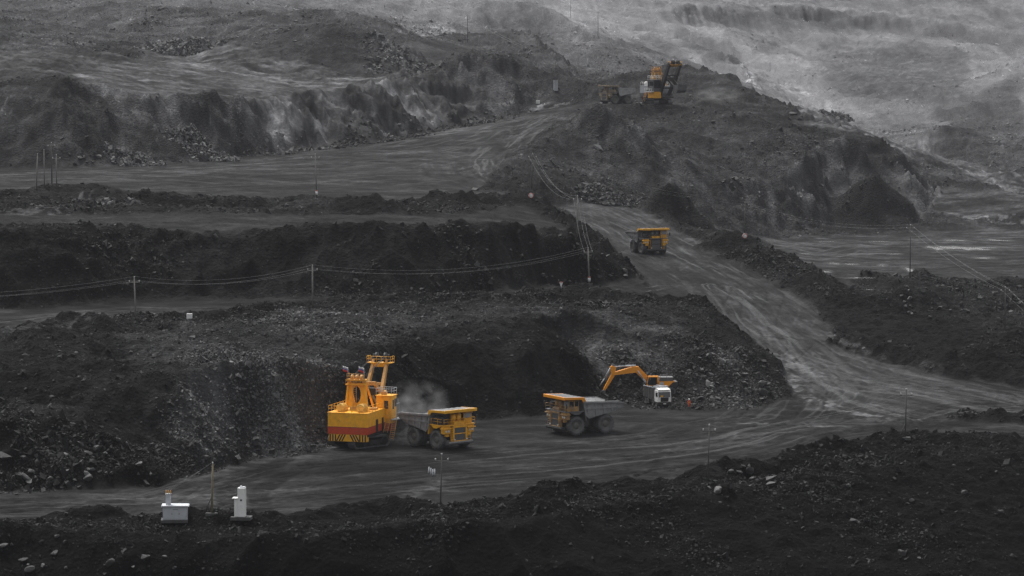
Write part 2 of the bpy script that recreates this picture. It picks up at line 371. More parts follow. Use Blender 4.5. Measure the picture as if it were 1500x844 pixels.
dark_ridge([(780, 228), (830, 203), (870, 186), (890, 172)], 2.5, 9, .04, 77)
heap(884, 178, 2.2, 11, .06, 78)
dark_ridge([(985, 166), (1050, 170), (1100, 182)], 2.2, 7, .034, 79)
dark_ridge([(830, 168), (870, 160), (905, 158)], 1.2, 5, .045, 80)
dark_ridge([(1020, 235), (1100, 245), (1180, 250)], 3, 12, .045, 81)
dark_ridge([(900, 225), (1000, 215), (1080, 222)], 2.5, 12, .045, 82)
heap(1385, 215, 9, 22, .07, 83); heap(1400, 262, 4, 14, .07, 84); heap(1480, 275, 5, 16, .06, 85)
dark_ridge([(1400, 222), (1500, 235), (1600, 240)], 5, 20, .07, 86)
# near bank
dark_ridge([(230, 768), (310, 770), (380, 768), (470, 762)], 1.5, 3, .024, 91)
dark_ridge([(500, 752), (560, 748), (620, 752)], 1.4, 3.5, .03, 92)
dark_ridge([(750, 738), (820, 728), (880, 722), (920, 716)], 1.4, 4, .02, 93)
dark_ridge([(640, 765), (720, 756), (800, 752)], 1.3, 4, .024, 94)
dark_ridge([(1060, 704), (1150, 690), (1230, 672), (1320, 652), (1420, 652), (1560, 655)], 2.0, 5, .022, 95)
dark_ridge([(-100, 785), (60, 788), (160, 800)], 1.6, 5, .03, 96)
dark_ridge([(90, 758), (160, 755)], 1.1, 3, .024, 97)
# left: hollow and little spoil heaps on the rough bench
heap(60, 515, 3.2, 12, .027, 98); heap(200, 520, -2.5, 9, None, 99); heap(25, 560, 2, 8, .03, 100)
# ------------------------------------------------------------------ relief
damp = np.clip(Y / 650, .75, 2.0)
def w(lam, amp, seed, fade=1e9):
    return sn(X / lam, Y / lam, seed) * amp * (Y < fade)
rel = w(14, .75, 101) * damp + w(6.5, .5, 102) + w(3.1, .36, 103) + w(1.7, .34, 104, 1500) + w(.9, .24, 105, 900)
rel += ((1 - np.abs(sn(X / 20, Y / 52, 118))) ** 2 * 2.6 + (1 - np.abs(sn(X / 8, Y / 22, 119))) ** 2 * 1.0 - 1.5) * sst(1300, 1900, Y)
rel += w(34, 1.0, 106) * sst(900, 1500, Y) + w(80, 4, 107) * sst(1300, 2400, Y)
lump = 1 - np.abs(sn(X / 5, Y / 5, 108)); rel += .6 * lump * lump; lump = 1 - np.abs(sn(X / 2.1, Y / 2.1, 109)); rel += .3 * lump * lump
clf = (1 - np.abs(sn(X / 8.5, Y / 8.5, 111))) ** 2 * 3.4 + (1 - np.abs(sn(X / 3.4, Y / 4.6, 112))) ** 2 * 1.7 + sn(X / 1.4, Y / 1.4, 113) * .45 - 1.9
clf *= np.minimum(damp, 1.7)
Z += rel * rough * (1 - .5 * steep) * np.where(Y < 445, .8, 1) + clf * steep * .8
Z += sn(X / 30, Y / 30, 115) * .25 * (1 - rough) + (sn(X / 3, Y / 3, 116) * .06 + sn(X / 1.1, Y / 1.4, 117) * .05) * (1 - rough)

# ------------------------------------------------------------------ wheel tracks: ruts, and dry, dusty or wet streaks
TRACKS = [
 ([(1640, 605), (1500, 590), (1420, 572), (1300, 548), (1215, 520), (1150, 480), (1085, 432), (1010, 385), (940, 342), (870, 308), (800, 288), (745, 262), (735, 232), (770, 200), (830, 165), (900, 152)], 15, .018, 1.0),
 ([(1060, 420), (1120, 490), (1180, 560), (1230, 590), (1330, 618), (1600, 640)], 7, .03, 1.0),
 ([(1120, 500), (1190, 572), (1150, 612), (1040, 640), (900, 655), (720, 668), (560, 680), (420, 690), (330, 712), (250, 735), (0, 745), (-200, 748)], 13, .014, .8),
 ([(-200, 738), (0, 738), (200, 742), (420, 728), (650, 705), (850, 690), (1000, 672), (1120, 650), (1230, 625), (1380, 600), (1600, 592)], 11, .02, .8),
 ([(420, 750), (700, 738), (880, 712), (980, 690), (1060, 672)], 4, .03, .7),
 ([(-200, 482), (0, 474), (200, 454), (450, 443), (700, 436), (850, 424), (960, 418), (1020, 420)], 7, .03, .9),
 ([(-200, 264), (0, 262), (240, 254), (400, 240), (560, 222), (680, 200), (780, 172)], 30, .014, .7),
 ([(-200, 280), (200, 280), (450, 270), (640, 255), (700, 240)], 22, .014, .6),
 ([(40, 96), (250, 102), (400, 126), (560, 122)], 60, .05, .5),
 ([(270, 76), (330, 95), (450, 116), (550, 121)], 22, .10, .5),
 ([(1120, 360), (1220, 356), (1350, 352), (1600, 348)], 24, .02, .7),
 ([(1600, 290), (1500, 278), (1400, 240), (1310, 208), (1230, 178), (1170, 148), (1140, 128), (1120, 105), (1150, 88), (1230, 70), (1300, 55)], 15, .20, .4),
 ([(1010, -6), (1070, 2), (1280, 15), (1400, 33), (1600, 62)], 7, .3, .2),
 ([(870, 15), (940, 14), (1010, 13)], 6, .25, .2),
 ([(875, 22), (900, 36), (918, 50)], 4, .3, .1),
 ([(1190, 101), (1250, 104), (1330, 106), (1420, 104)], 7, .16, .1),
 ([(970, 56), (1000, 54), (1035, 51)], 6, .3, .1),
 ([(1185, 560), (1250, 560), (1400, 572), (1600, 592)], 11, .06, .8),
]
for pp, hw, gain, rut in TRACKS:
    isfar = pp[0][1] < 110 or pp[-1][1] < 60
    sl, uu, vv, d = along(hits(dense(pp) if isfar else pp), hw * 1.4)
    vw = vv + .5 * sn(X[sl] / 60, Y[sl] / 60, 130) + .22 * sn(X[sl] / 6, Y[sl] / 6, 131)
    lat = max(1, hw / 13)
    if isfar:                                                # far valley roads are graded smooth
        rough[sl] *= 1 - .95 * sst(hw * 1.3, hw * .7, d)
    st = .55 * fb(uu / 26, vw / (1.7 * lat), 132) * (.45 + .9 * vnoise(X[sl] / 12, Y[sl] / 20, 138))
    if hw >= 20: st = .6 * fb(X[sl] / 10, Y[sl] / 9, 132)
    if pp[0][1] < 60 or pp[-1][1] < 60: st = .4 * sn(uu / 20, vw / 2, 133)
    st = np.tanh(1.4 * st) * .6 + .15 * sn(X[sl] / .7, Y[sl] / 1.1, 139)
    e = sst(hw * 1.2, hw * .6, d) * (1 - .75 * np.minimum(rough[sl] * 1.2, 1))
    alb[sl] = np.clip(alb[sl] + e * (gain * .6 + gain * .8 * st + .02 * st), .016, .3)
    if hw < 20:                                              # pairs of wheel ruts that wander along the way
        for k in range(int(hw * .8)):
            o_ = (vnoise(uu / 90 + 9.1 * k, uu * 0, 700 + k) - .5) * 2.2 * hw; on_ = sst(.35, .6, vnoise(uu / 35, uu * 0 + k, 720 + k))
            for g_ in (-1.9, 1.9):
                q = np.exp(-((vw - o_ - g_) / .32) ** 2) * e * on_
                alb[sl] *= 1 + q * (.45 if k % 3 else -.4); Z[sl] -= .10 * q
    wet[sl] = np.maximum(wet[sl], e * sst(.25, .75, sn(uu / 22, vw / (.8 * lat), 135)) * rut)
    Z[sl] += e * (.16 * sn(uu / 40, vw / (.8 * lat), 136) + .12 * st) * rut
# a few clear pairs of crawler or wheel marks
for pp, al in (([(420, 672), (372, 692), (330, 715), (340, 748)], .012), ([(460, 678), (415, 698), (378, 722), (392, 750)], .012),
               ([(1150, 560), (1172, 585), (1160, 605), (1110, 625)], .025), ([(1480, 592), (1400, 592), (1350, 604), (1290, 626), (1200, 640)], .024), ([(1450, 600), (1390, 606), (1330, 622), (1260, 640)], .026)):
    sl, uu, vv, d = along(hits(pp), 4)
    e = sst(1.9, 1.2, d) * (.55 + .45 * (sn(uu / .5, vv / 3, 140) > -.2)); alb[sl] = alb[sl] * (1 - e * .75) + al * e * .75; Z[sl] -= .12 * e
# pale dusty crusts beside the tracks; the far stream's sky glare painted pale too
for pp, hw, al in (([(1125, 512), (1160, 560), (1190, 585), (1240, 602), (1290, 612)], 1.8, .2), ([(1150, 522), (1185, 545), (1220, 570)], 4, .12), ([(1215, 462), (1208, 475), (1222, 496), (1270, 516), (1320, 530)], .7, .10), ([(1270, 520), (1380, 547), (1470, 570)], .9, .09),
               ([(1105, 620), (1175, 622), (1230, 625)], 2.5, .10), ([(560, 735), (650, 700), (720, 695)], 1.6, .10), ([(940, 722), (1000, 712), (1050, 690)], 1.2, .11), ([(0, 484), (60, 478), (120, 472)], 2.5, .11), ([(210, 460), (300, 455), (360, 452)], 2, .12),
               ([(500, 775), (580, 766), (640, 752)], .9, .11), ([(1085, 92), (1098, 112), (1108, 128)], 3, .4), ([(118, 290), (150, 296), (190, 296)], 3, .2), ([(600, 50), (640, 42), (660, 45)], 8, .2), ([(1165, 143), (1195, 152), (1215, 158)], 9, .2), ([(780, 160), (800, 155), (815, 153)], 5, .18),
               ([(0, 312), (40, 311), (80, 309)], 4, .13), ([(1420, 318), (1480, 318), (1530, 318)], 8, .16)):
    sl, uu, vv, d = along(hits(pp), hw * 1.5)
    e = sst(hw * 1.3, hw * .5, d) * sst(.0, .22, sn(X[sl] / 3.6, Y[sl] / 3.2, 150) * .7 + .6 * sn(X[sl] / 1.1, Y[sl] / 1.3, 151) + .25 * sn(X[sl] / 12, Y[sl] / 12, 152)) * .9; al = al * (1.9 if Y[sl].mean() < 900 else 1.4)
    alb[sl] = alb[sl] * (1 - e) + al * e
# mottled coal, shale and pale chips
alb *= np.clip(1 + (.30 * sn(X / 17, Y / 17, 160) + .28 * sn(X / 4, Y / 4, 161) + .22 * sn(X / 1.3, Y / 1.3, 162)) * (1 - .75 * far) + .07 * far * np.tanh(2 * sn(X / 60, Y / 60, 166)), .35, 2)
chip = rough * sst(.62, .9, sn(X / .7, Y / .9, 163)) * sst(-.3, .5, sn(X / 9, Y / 9, 164)) * (Y < 1600)
alb = alb * (1 + 1.2 * chip)
# faces seen end-on in far walls: beds and gullies
alb *= 1 + .25 * far * sn(X / 25, Z / 3.0, 165) * steep

alb *= (.225 + .275 * sst(700, 960, Y) + .72 * sst(1200, 2300, Y)) * (1 + .55 * sst(850, 950, Y) * sst(.2, .6, rough)) * (1 + .5 * steep * sst(850, 950, Y) * sst(1500, 1250, Y))  # paler with distance: part of the haze brightness is put into the ground colour
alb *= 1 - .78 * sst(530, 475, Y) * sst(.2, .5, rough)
# hard packed ground is blotched with dust, wet coal and crushed stone
sm_ = 1 - sst(.2, .6, rough); nf = 1 - .9 * sst(1200, 2000, Y)
vs_ = lambda a, b, s: vnoise(a, b + 31.7 * s, s) * 2 - 1
blot = .85 * fb(X / 9, Y / 5, 171, 5, .8)
sl, uu, vv, d = along(hits(TRACKS[0][0]), 34); e = sst(30, 22, d) * (Y[sl] < 960)
blot[sl] = blot[sl] * (1 - e) + e * (.55 * fb(uu / 30, vv / 2.6, 178, 5, .82) + .35 * fb(X[sl] / 5, Y[sl] / 10, 180, 4, .8))
alb *= np.exp(sm_ * np.clip(blot, -1.1, 1.1) * .75 * nf) * (1 - .12 * sm_)
rg = (1 - sm_) * .55 * fb(X / 12, Y / 13, 175, 5, .85) * nf
alb *= np.exp(rg * .7) * (1 + .25 * sst(480, 540, Y) * sst(800, 700, Y) * (1 - steep))

patch([(1190, 430), (1330, 425), (1420, 470), (1500, 500), (1500, 585), (1270, 520), (1215, 470)], .0045, 1.5, noise=False, amt=.7)
patch([(1200, 60), (1300, 62), (1420, 80), (1400, 150), (1330, 148), (1240, 140)], .10, 8, amt=.6)
patch([(870, 62), (1040, 86), (1090, 130), (1000, 92), (900, 75)], .09, 6, amt=.6)
patch([(1370, 170), (1500, 110), (1500, 200), (1430, 190)], .09, 8, amt=.5)
patch([(705, 18), (800, 14), (835, 45), (760, 62), (720, 55)], .05, 4, amt=.6)

alb *= np.exp(steep * (.45 * sn(X / 2.6, Z / 16, 181) + .3 * fb(X / 6.5, Z / 24, 182)))
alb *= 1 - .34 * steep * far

gr_ = fb(X / 24, Y / 55, 191, 5, .8)
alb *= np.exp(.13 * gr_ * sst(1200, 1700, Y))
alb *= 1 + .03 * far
alb *= np.exp(.16 * far * fb(X / 12, Z / 40, 194, 4, .8) * (1 - sm_))
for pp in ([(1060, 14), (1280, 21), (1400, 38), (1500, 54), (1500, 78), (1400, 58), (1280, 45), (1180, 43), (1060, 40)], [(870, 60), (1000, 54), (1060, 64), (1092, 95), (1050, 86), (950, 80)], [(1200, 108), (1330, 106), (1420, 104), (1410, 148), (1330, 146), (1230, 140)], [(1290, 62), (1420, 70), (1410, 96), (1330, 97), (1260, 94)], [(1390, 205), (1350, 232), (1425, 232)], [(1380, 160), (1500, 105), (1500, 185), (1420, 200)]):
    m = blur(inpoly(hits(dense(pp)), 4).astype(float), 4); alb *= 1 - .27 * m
# ------------------------------------------------------------------ standing places levelled for machines and kiosks
def pad(x, y, r, z=None):
    z = float(bil(Z, x, y)) if z is None else z
    d = np.hypot(X - x, Y - y); k = sst(r * 1.6, r, d)
    Z[:] = Z * (1 - k) + (z + .25 * (Z - z) * (np.abs(Z - z) < .8)) * k
    return z
PLACES = dict(shovel=(-24.5, 519.8), truck_a=(-11.7, 518.7), truck_b=(11.6, 536.9), kiosk=hit(257, 760)[:2], cabinet=hit(352, 757)[:2])
pad(*PLACES['shovel'], 7, 0); pad(*PLACES['truck_a'], 7, 0); pad(*PLACES['truck_b'], 7, 0)
x, y, z = hit(949, 371); PLACES['truck_c'] = (x, y); pad(x, y, 7, z)
u_, w_ = ray(903, 152); PLACES['truck_d'] = (u_ * 1118, 1118.); ZD = pad(u_ * 1118, 1118., 9, HC + w_ * 1118)
u_, w_ = ray(963, 153); PLACES['shovel_far'] = (u_ * 1140, 1140.); ZS = pad(u_ * 1140, 1140., 8, HC + w_ * 1140)
PLACES['digger'] = ((967 - 750) / F * 587, 587.0); pad(*PLACES['digger'], 4.6, 1.0)
PLACES['tipper'] = ((976 - 750) / F * 573 - .3 * 4.2, 573 + .95 * 4.2); pad(*PLACES['tipper'], 5, 0)
PLACES['person'] = ((1011 - 750) / F * 571, 571.0)
def ground(x, y): return float(bil(Z, x, y))
def on(px, py):
    x, y, z = hit(px, py); return Vector((x, y, ground(x, y)))

# ------------------------------------------------------------------ hollows that hold water
PUDDLES = []
for pxc, pyc, wpx, hpx in ((1412, 363.5, 74, 4.6), (1374, 363.5, 28, 4.6), (1263, 407, 50, 3.2), (1273, 424, 11, 2.6), (1222, 386, 13, 2.4), (1246, 387, 16, 1.6), (1292, 389, 9, 1.6), (1398, 352, 30, 1.2), (1336, 397, 12, 1.6), (1180, 372, 16, 1.4), (1205, 398, 20, 1.6), (1310, 372, 14, 1.2), (1440, 378, 22, 1.4), (1460, 352, 34, 1.2), (1290, 354, 40, 1.0), (1210, 354, 26, 1.0)):
    x, y, z = hit(pxc, pyc); rx = wpx / 2 / F * y; ry = abs(hit(pxc, pyc - hpx / 2)[1] - hit(pxc, pyc + hpx / 2)[1]) / 2 + 1
    rr = np.hypot((X - x) / rx, (Y - y) / ry); k = sst(1.9, 1.15, rr)
    Z[:] = Z * (1 - k) + (z - .06) * k
    q_ = sst(2.6, 1.2, rr * (1 + .3 * sn(X / 2, Y / 3, 88))); alb *= 1 - .5 * q_; wet[:] = np.maximum(wet, q_)
    PUDDLES.append((x, y, z, rx, ry))
# ------------------------------------------------------------------ materials
def mat(name, base, rough_=.6, metal=0.0, dust=0.0, spec=.5, vary=.15, scale=1.2, dustcol=(.11, .11, .115), emit=None):
    m = bpy.data.materials.new(name); m.use_nodes = True; nt = m.node_tree; b = nt.nodes['Principled BSDF']
    b.inputs['Roughness'].default_value = rough_; b.inputs['Metallic'].default_value = metal; b.inputs['Specular IOR Level'].default_value = spec
    tc = nt.nodes.new('ShaderNodeTexCoord')
    n1 = nt.nodes.new('ShaderNodeTexNoise'); n1.inputs['Scale'].default_value = scale; n1.inputs['Detail'].default_value = 6; n1.inputs['Roughness'].default_value = .65
    nt.links.new(tc.outputs['Object'], n1.inputs['Vector'])
    hsv = nt.nodes.new('ShaderNodeHueSaturation'); hsv.inputs['Color'].default_value = (*base, 1)
    mr = nt.nodes.new('ShaderNodeMapRange'); mr.inputs[1].default_value = .3; mr.inputs[2].default_value = .7; mr.inputs[3].default_value = 1 - vary; mr.inputs[4].default_value = 1 + vary
    nt.links.new(n1.outputs['Fac'], mr.inputs[0]); nt.links.new(mr.outputs[0], hsv.inputs['Value'])
    out = hsv.outputs['Color']
    if dust > 0:                                             # settled coal dust and grime, in blotches
        n2 = nt.nodes.new('ShaderNodeTexNoise'); n2.inputs['Scale'].default_value = .9; n2.inputs['Detail'].default_value = 8; n2.inputs['Roughness'].default_value = .7
        nt.links.new(tc.outputs['Object'], n2.inputs['Vector'])
        r2 = nt.nodes.new('ShaderNodeMapRange'); r2.inputs[1].default_value = .66 - .42 * dust; r2.inputs[2].default_value = .82 - .3 * dust; r2.inputs[3].default_value = 0; r2.inputs[4].default_value = min(1, .35 + dust * .6)
        nt.links.new(n2.outputs['Fac'], r2.inputs[0])
        mx = nt.nodes.new('ShaderNodeMix'); mx.data_type = 'RGBA'; mx.inputs[7].default_value = (*dustcol, 1)
        nt.links.new(r2.outputs[0], mx.inputs[0]); nt.links.new(out, mx.inputs[6]); out = mx.outputs[2]
    nt.links.new(out, b.inputs['Base Color'])
    return m

def ground_material():
    m = bpy.data.materials.new('coal_and_overburden'); m.use_nodes = True; nt = m.node_tree; b = nt.nodes['Principled BSDF']
    at = nt.nodes.new('ShaderNodeAttribute'); at.attribute_name = 'reflectance'
    aw = nt.nodes.new('ShaderNodeAttribute'); aw.attribute_name = 'wetness'
    ar = nt.nodes.new('ShaderNodeAttribute'); ar.attribute_name = 'brokenness'
    geo = nt.nodes.new('ShaderNodeNewGeometry')
    n = nt.nodes.new('ShaderNodeTexNoise'); n.inputs['Scale'].default_value = 1.1; n.inputs['Detail'].default_value = 9; n.inputs['Roughness'].default_value = .75
    nt.links.new(geo.outputs['Position'], n.inputs['Vector'])
    v = nt.nodes.new('ShaderNodeTexVoronoi'); v.inputs['Scale'].default_value = 1.5; v.inputs['Randomness'].default_value = 1
    nt.links.new(geo.outputs['Position'], v.inputs['Vector'])
    mr = nt.nodes.new('ShaderNodeMapRange'); mr.inputs[1].default_value = .28; mr.inputs[2].default_value = .72; mr.inputs[3].default_value = .5; mr.inputs[4].default_value = 1.5
    nt.links.new(n.outputs['Fac'], mr.inputs[0])
    mul = nt.nodes.new('ShaderNodeMath'); mul.operation = 'MULTIPLY'
    nt.links.new(at.outputs['Fac'], mul.inputs[0]); nt.links.new(mr.outputs[0], mul.inputs[1])
    comb = nt.nodes.new('ShaderNodeVectorMath'); comb.operation = 'SCALE'; comb.inputs[0].default_value = (.985, .99, 1.03)
    nt.links.new(mul.outputs[0], comb.inputs['Scale']); nt.links.new(comb.outputs[0], b.inputs['Base Color'])
    rr = nt.nodes.new('ShaderNodeMapRange'); rr.inputs[3].default_value = .85; rr.inputs[4].default_value = .38
    nt.links.new(aw.outputs['Fac'], rr.inputs[0]); nt.links.new(rr.outputs[0], b.inputs['Roughness'])
    b.inputs['Specular IOR Level'].default_value = .04
    add = nt.nodes.new('ShaderNodeMath'); add.operation = 'MULTIPLY_ADD'; add.inputs[1].default_value = .6
    nt.links.new(v.outputs['Distance'], add.inputs[0]); nt.links.new(n.outputs['Fac'], add.inputs[2])
    bs = nt.nodes.new('ShaderNodeMapRange'); bs.inputs[3].default_value = .25; bs.inputs[4].default_value = 1
    nt.links.new(ar.outputs['Fac'], bs.inputs[0])
    bp = nt.nodes.new('ShaderNodeBump'); bp.inputs['Distance'].default_value = .9
    nt.links.new(bs.outputs[0], bp.inputs['Strength']); nt.links.new(add.outputs[0], bp.inputs['Height']); nt.links.new(bp.outputs[0], b.inputs['Normal'])
    return m
M_ground = ground_material()

def grid_mesh(name, V, quads=None, tris=None, attrs=None, material=None, smooth=True):
    me = bpy.data.meshes.new(name)
    faces = quads if quads is not None else tris; k = faces.shape[1]
    me.vertices.add(len(V)); me.vertices.foreach_set('co', V.astype(np.float32).ravel())
    me.loops.add(faces.size); me.loops.foreach_set('vertex_index', faces.astype(np.int32).ravel())
    me.polygons.add(len(faces)); me.polygons.foreach_set('loop_start', np.arange(0, faces.size, k, dtype=np.int32)); me.polygons.foreach_set('loop_total', np.full(len(faces), k, np.int32))
    me.polygons.foreach_set('use_smooth', np.full(len(faces), smooth, bool))
    for an, av in (attrs or {}).items():
        a = me.attributes.new(an, 'FLOAT', 'POINT'); a.data.foreach_set('value', av.astype(np.float32).ravel())
    me.update(calc_edges=True)
    o = bpy.data.objects.new(name, me); COL.objects.link(o)
    if material: me.materials.append(material)
    return o
V = np.stack([X, Y, Z], -1).reshape(-1, 3)
ii = (np.arange(NR - 1)[:, None] * NC + np.arange(NC - 1)[None, :]).ravel()
quads = np.stack([ii, ii + 1, ii + NC + 1, ii + NC], 1)
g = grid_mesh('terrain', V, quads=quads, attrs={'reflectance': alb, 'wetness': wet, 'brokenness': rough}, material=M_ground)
g['kind'] = 'structure'

# ------------------------------------------------------------------ sky, sun and air
wd = bpy.data.worlds.new('World'); sc.world = wd; wd.use_nodes = True
nt = wd.node_tree; bg = nt.nodes['Background']
SUN_EL, SUN_AZ = math.radians(60), math.radians(-28)        # azimuth from +Y towards +X; the sun stands over the far left of the pit
sky = nt.nodes.new('ShaderNodeTexSky'); sky.sky_type = 'NISHITA'; sky.sun_disc = False
sky.sun_elevation = SUN_EL; sky.sun_rotation = SUN_AZ; sky.dust_density = 4; sky.air_density = 1.5
hs = nt.nodes.new('ShaderNodeHueSaturation'); hs.inputs['Saturation'].default_value = .10
nt.links.new(sky.outputs[0], hs.inputs['Color']); nt.links.new(hs.outputs[0], bg.inputs['Color'])
bg.inputs['Strength'].default_value = .15
sun = bpy.data.objects.new('sun', bpy.data.lights.new('sun', 'SUN')); COL.objects.link(sun)
sun.data.energy = 2.4; sun.data.angle = math.radians(14); sun.data.color = (1, .97, .93)
sd = Vector((math.sin(SUN_AZ) * math.cos(SUN_EL), math.cos(SUN_AZ) * math.cos(SUN_EL), math.sin(SUN_EL)))
sun.rotation_euler = sd.to_track_quat('Z', 'Y').to_euler()
def box_mesh(name, lo, hi):
    me = bpy.data.meshes.new(name)
    vs = [(a, b, c) for a in (lo[0], hi[0]) for b in (lo[1], hi[1]) for c in (lo[2], hi[2])]
    me.from_pydata(vs, [], [(0, 1, 3, 2), (4, 6, 7, 5), (0, 4, 5, 1), (2, 3, 7, 6), (0, 2, 6, 4), (1, 5, 7, 3)])
    o = bpy.data.objects.new(name, me); COL.objects.link(o); return o
HAZE_DENSITY, HAZE_COLOUR = .00036, (.082, .083, .090)
hz = box_mesh('haze', (-1000, -60, float(Z.min()) - 1), (1000, 4200, max(float(Z.max()), HC) + 6)); hz['kind'] = 'stuff'
hm = bpy.data.materials.new('hazy_air'); hm.use_nodes = True; nt = hm.node_tree; nt.nodes.clear()
pv = nt.nodes.new('ShaderNodeVolumePrincipled'); ou = nt.nodes.new('ShaderNodeOutputMaterial')
pv.inputs['Color'].default_value = (*HAZE_COLOUR, 1); pv.inputs['Density'].default_value = HAZE_DENSITY; pv.inputs['Anisotropy'].default_value = .0
nt.links.new(pv.outputs[0], ou.inputs['Volume']); hz.data.materials.append(hm)
sc.render.engine = 'CYCLES'
sc.view_settings.view_transform = 'Standard'; sc.view_settings.look = 'None'; sc.view_settings.gamma = 1; sc.view_settings.exposure = .5
sc.cycles.use_denoising = True; sc.cycles.denoising_prefilter = 'NONE'; sc.cycles.use_adaptive_sampling = False; sc.cycles.max_bounces = 4; sc.cycles.diffuse_bounces = 2; sc.cycles.glossy_bounces = 2; sc.cycles.volume_bounces = 0
# ------------------------------------------------------------------ standing water
M_water = mat('water_painted_glare', (.30, .30, .30), .12, spec=.5, vary=0)  # plain water; the sky's glare is painted in as a pale base colour
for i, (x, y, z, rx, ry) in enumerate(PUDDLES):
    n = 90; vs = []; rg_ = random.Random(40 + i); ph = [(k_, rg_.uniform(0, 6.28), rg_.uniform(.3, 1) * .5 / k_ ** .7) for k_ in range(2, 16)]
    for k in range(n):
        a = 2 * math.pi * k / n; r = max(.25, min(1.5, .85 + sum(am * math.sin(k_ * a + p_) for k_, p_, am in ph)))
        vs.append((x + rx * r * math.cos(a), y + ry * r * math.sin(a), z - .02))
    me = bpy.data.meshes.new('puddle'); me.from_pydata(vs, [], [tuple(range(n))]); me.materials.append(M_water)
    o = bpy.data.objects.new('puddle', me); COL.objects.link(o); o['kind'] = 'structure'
# ------------------------------------------------------------------ loose rock: too many to count
def rock_material(name):
    m = bpy.data.materials.new(name); m.use_nodes = True; nt = m.node_tree; b = nt.nodes['Principled BSDF']
    at = nt.nodes.new('ShaderNodeAttribute'); at.attribute_name = 'reflectance'
    geo = nt.nodes.new('ShaderNodeNewGeometry'); n = nt.nodes.new('ShaderNodeTexNoise'); n.inputs['Scale'].default_value = 2.5; n.inputs['Detail'].default_value = 6
    nt.links.new(geo.outputs['Position'], n.inputs['Vector'])
    mr = nt.nodes.new('ShaderNodeMapRange'); mr.inputs[1].default_value = .3; mr.inputs[2].default_value = .7; mr.inputs[3].default_value = .65; mr.inputs[4].default_value = 1.3
    nt.links.new(n.outputs['Fac'], mr.inputs[0])
    mul = nt.nodes.new('ShaderNodeMath'); mul.operation = 'MULTIPLY'; nt.links.new(at.outputs['Fac'], mul.inputs[0]); nt.links.new(mr.outputs[0], mul.inputs[1])
    comb = nt.nodes.new('ShaderNodeVectorMath'); comb.operation = 'SCALE'; comb.inputs[0].default_value = (.99, .99, 1.01)
    nt.links.new(mul.outputs[0], comb.inputs['Scale']); nt.links.new(comb.outputs[0], b.inputs['Base Color'])
    b.inputs['Roughness'].default_value = .7; b.inputs['Specular IOR Level'].default_value = .14
    return m
M_rock = rock_material('broken_rock')
CUBE = np.array([(a, b, c) for a in (-1, 1) for b in (-1, 1) for c in (-1, 1)], float)
CQ = np.array([(0, 1, 3, 2), (4, 6, 7, 5), (0, 4, 5, 1), (2, 3, 7, 6), (0, 2, 6, 4), (1, 5, 7, 3)])
def stones(P, size, refl, rng):
    """angular blocks at points P, each turned and chipped its own way"""
    n = len(P)
    c = CUBE[None] * rng.uniform(.45, 1, (n, 8, 1)) + rng.normal(0, .16, (n, 8, 3))
    c *= (size[:, None] * .5)[:, :, None] * rng.uniform([.7, .55, .4], [1.35, 1.1, .9], (n, 1, 3))
    q = rng.normal(size=(n, 4)); q /= np.linalg.norm(q, axis=1)[:, None]; w_, x_, y_, z_ = q.T
    R = np.stack([np.stack([1 - 2 * (y_ * y_ + z_ * z_), 2 * (x_ * y_ - z_ * w_), 2 * (x_ * z_ + y_ * w_)], -1), np.stack([2 * (x_ * y_ + z_ * w_), 1 - 2 * (x_ * x_ + z_ * z_), 2 * (y_ * z_ - x_ * w_)], -1), np.stack([2 * (x_ * z_ - y_ * w_), 2 * (y_ * z_ + x_ * w_), 1 - 2 * (x_ * x_ + y_ * y_)], -1)], 1)
    V = np.einsum('nij,nkj->nki', R, c) + P[:, None]
    return V.reshape(-1, 3), (CQ[None] + 8 * np.arange(n)[:, None, None]).reshape(-1, 4), np.repeat(refl, 8)
area = np.gradient(YS)[:, None] * np.gradient(X, axis=1) * np.sqrt(1 + np.minimum(gx * gx + gy * gy, 6))
dens = np.clip(rough - .35, 0, 1) * (.12 + 1.5 * sst(-.1, .7, sn(X / 16, Y / 16, 201)) * (.3 + .9 * sst(-.3, .5, sn(X / 5, Y / 5, 202)))) * (1 - .45 * steep)
for pp, k_ in (([(1190, 425), (1330, 440), (1420, 470), (1500, 500), (1500, 585), (1270, 520), (1215, 470)], .25), ([(1040, 470), (1100, 520), (1150, 575), (1165, 560), (1110, 500), (1040, 450)], .5), ([(590, 515), (790, 515), (850, 520), (870, 590), (640, 618)], .35)):
    dens *= 1 - (1 - k_) * blur(inpoly(hits(pp), 1).astype(float), 4)
def scatter(name, r0, r1, n, s0, sig, smax, pale, seed, poly=None):
    rng = np.random.default_rng(seed)
    mask = (Y >= r0) & (Y < r1) & (np.abs(X / Y) < .18)
    p = (area * dens * mask).ravel() if poly is None else (area * blur(inpoly(hits(poly), 1.5).astype(float), 5) * (.2 + sst(-.2, .5, sn(X / 5, Y / 5, 203)))).ravel(); p = p / p.sum()
    idx = rng.choice(p.size, n, p=p)
    r, c = idx // NC, idx % NC
    x = X[r, c] + rng.uniform(-.5, .5, n) * .3; y = Y[r, c] + rng.uniform(-.5, .5, n) * .4
    size = np.minimum(np.exp(rng.normal(math.log(s0), sig, n)), smax)
    z = bil(Z, x, y) + size * .05
    refl = np.maximum(alb[r, c], .006) * rng.uniform(.8, 2.6, n)
    k = rng.random(n) < pale; refl[k] = rng.uniform(.04, .11, k.sum()) * np.clip(.45 + 25 * alb[r, c][k], .4, 1.5)
    V, Q, A = stones(np.stack([x, y, z], -1), size, refl, rng)
    o = grid_mesh(name, V, quads=Q, attrs={'reflectance': A}, material=M_rock, smooth=False); o['kind'] = 'stuff'
scatter('rubble', 395, 480, 26000, .22, .5, 1.1, .05, 301)
scatter('rubble', 480, 640, 46000, .27, .5, 1.3, .06, 302)
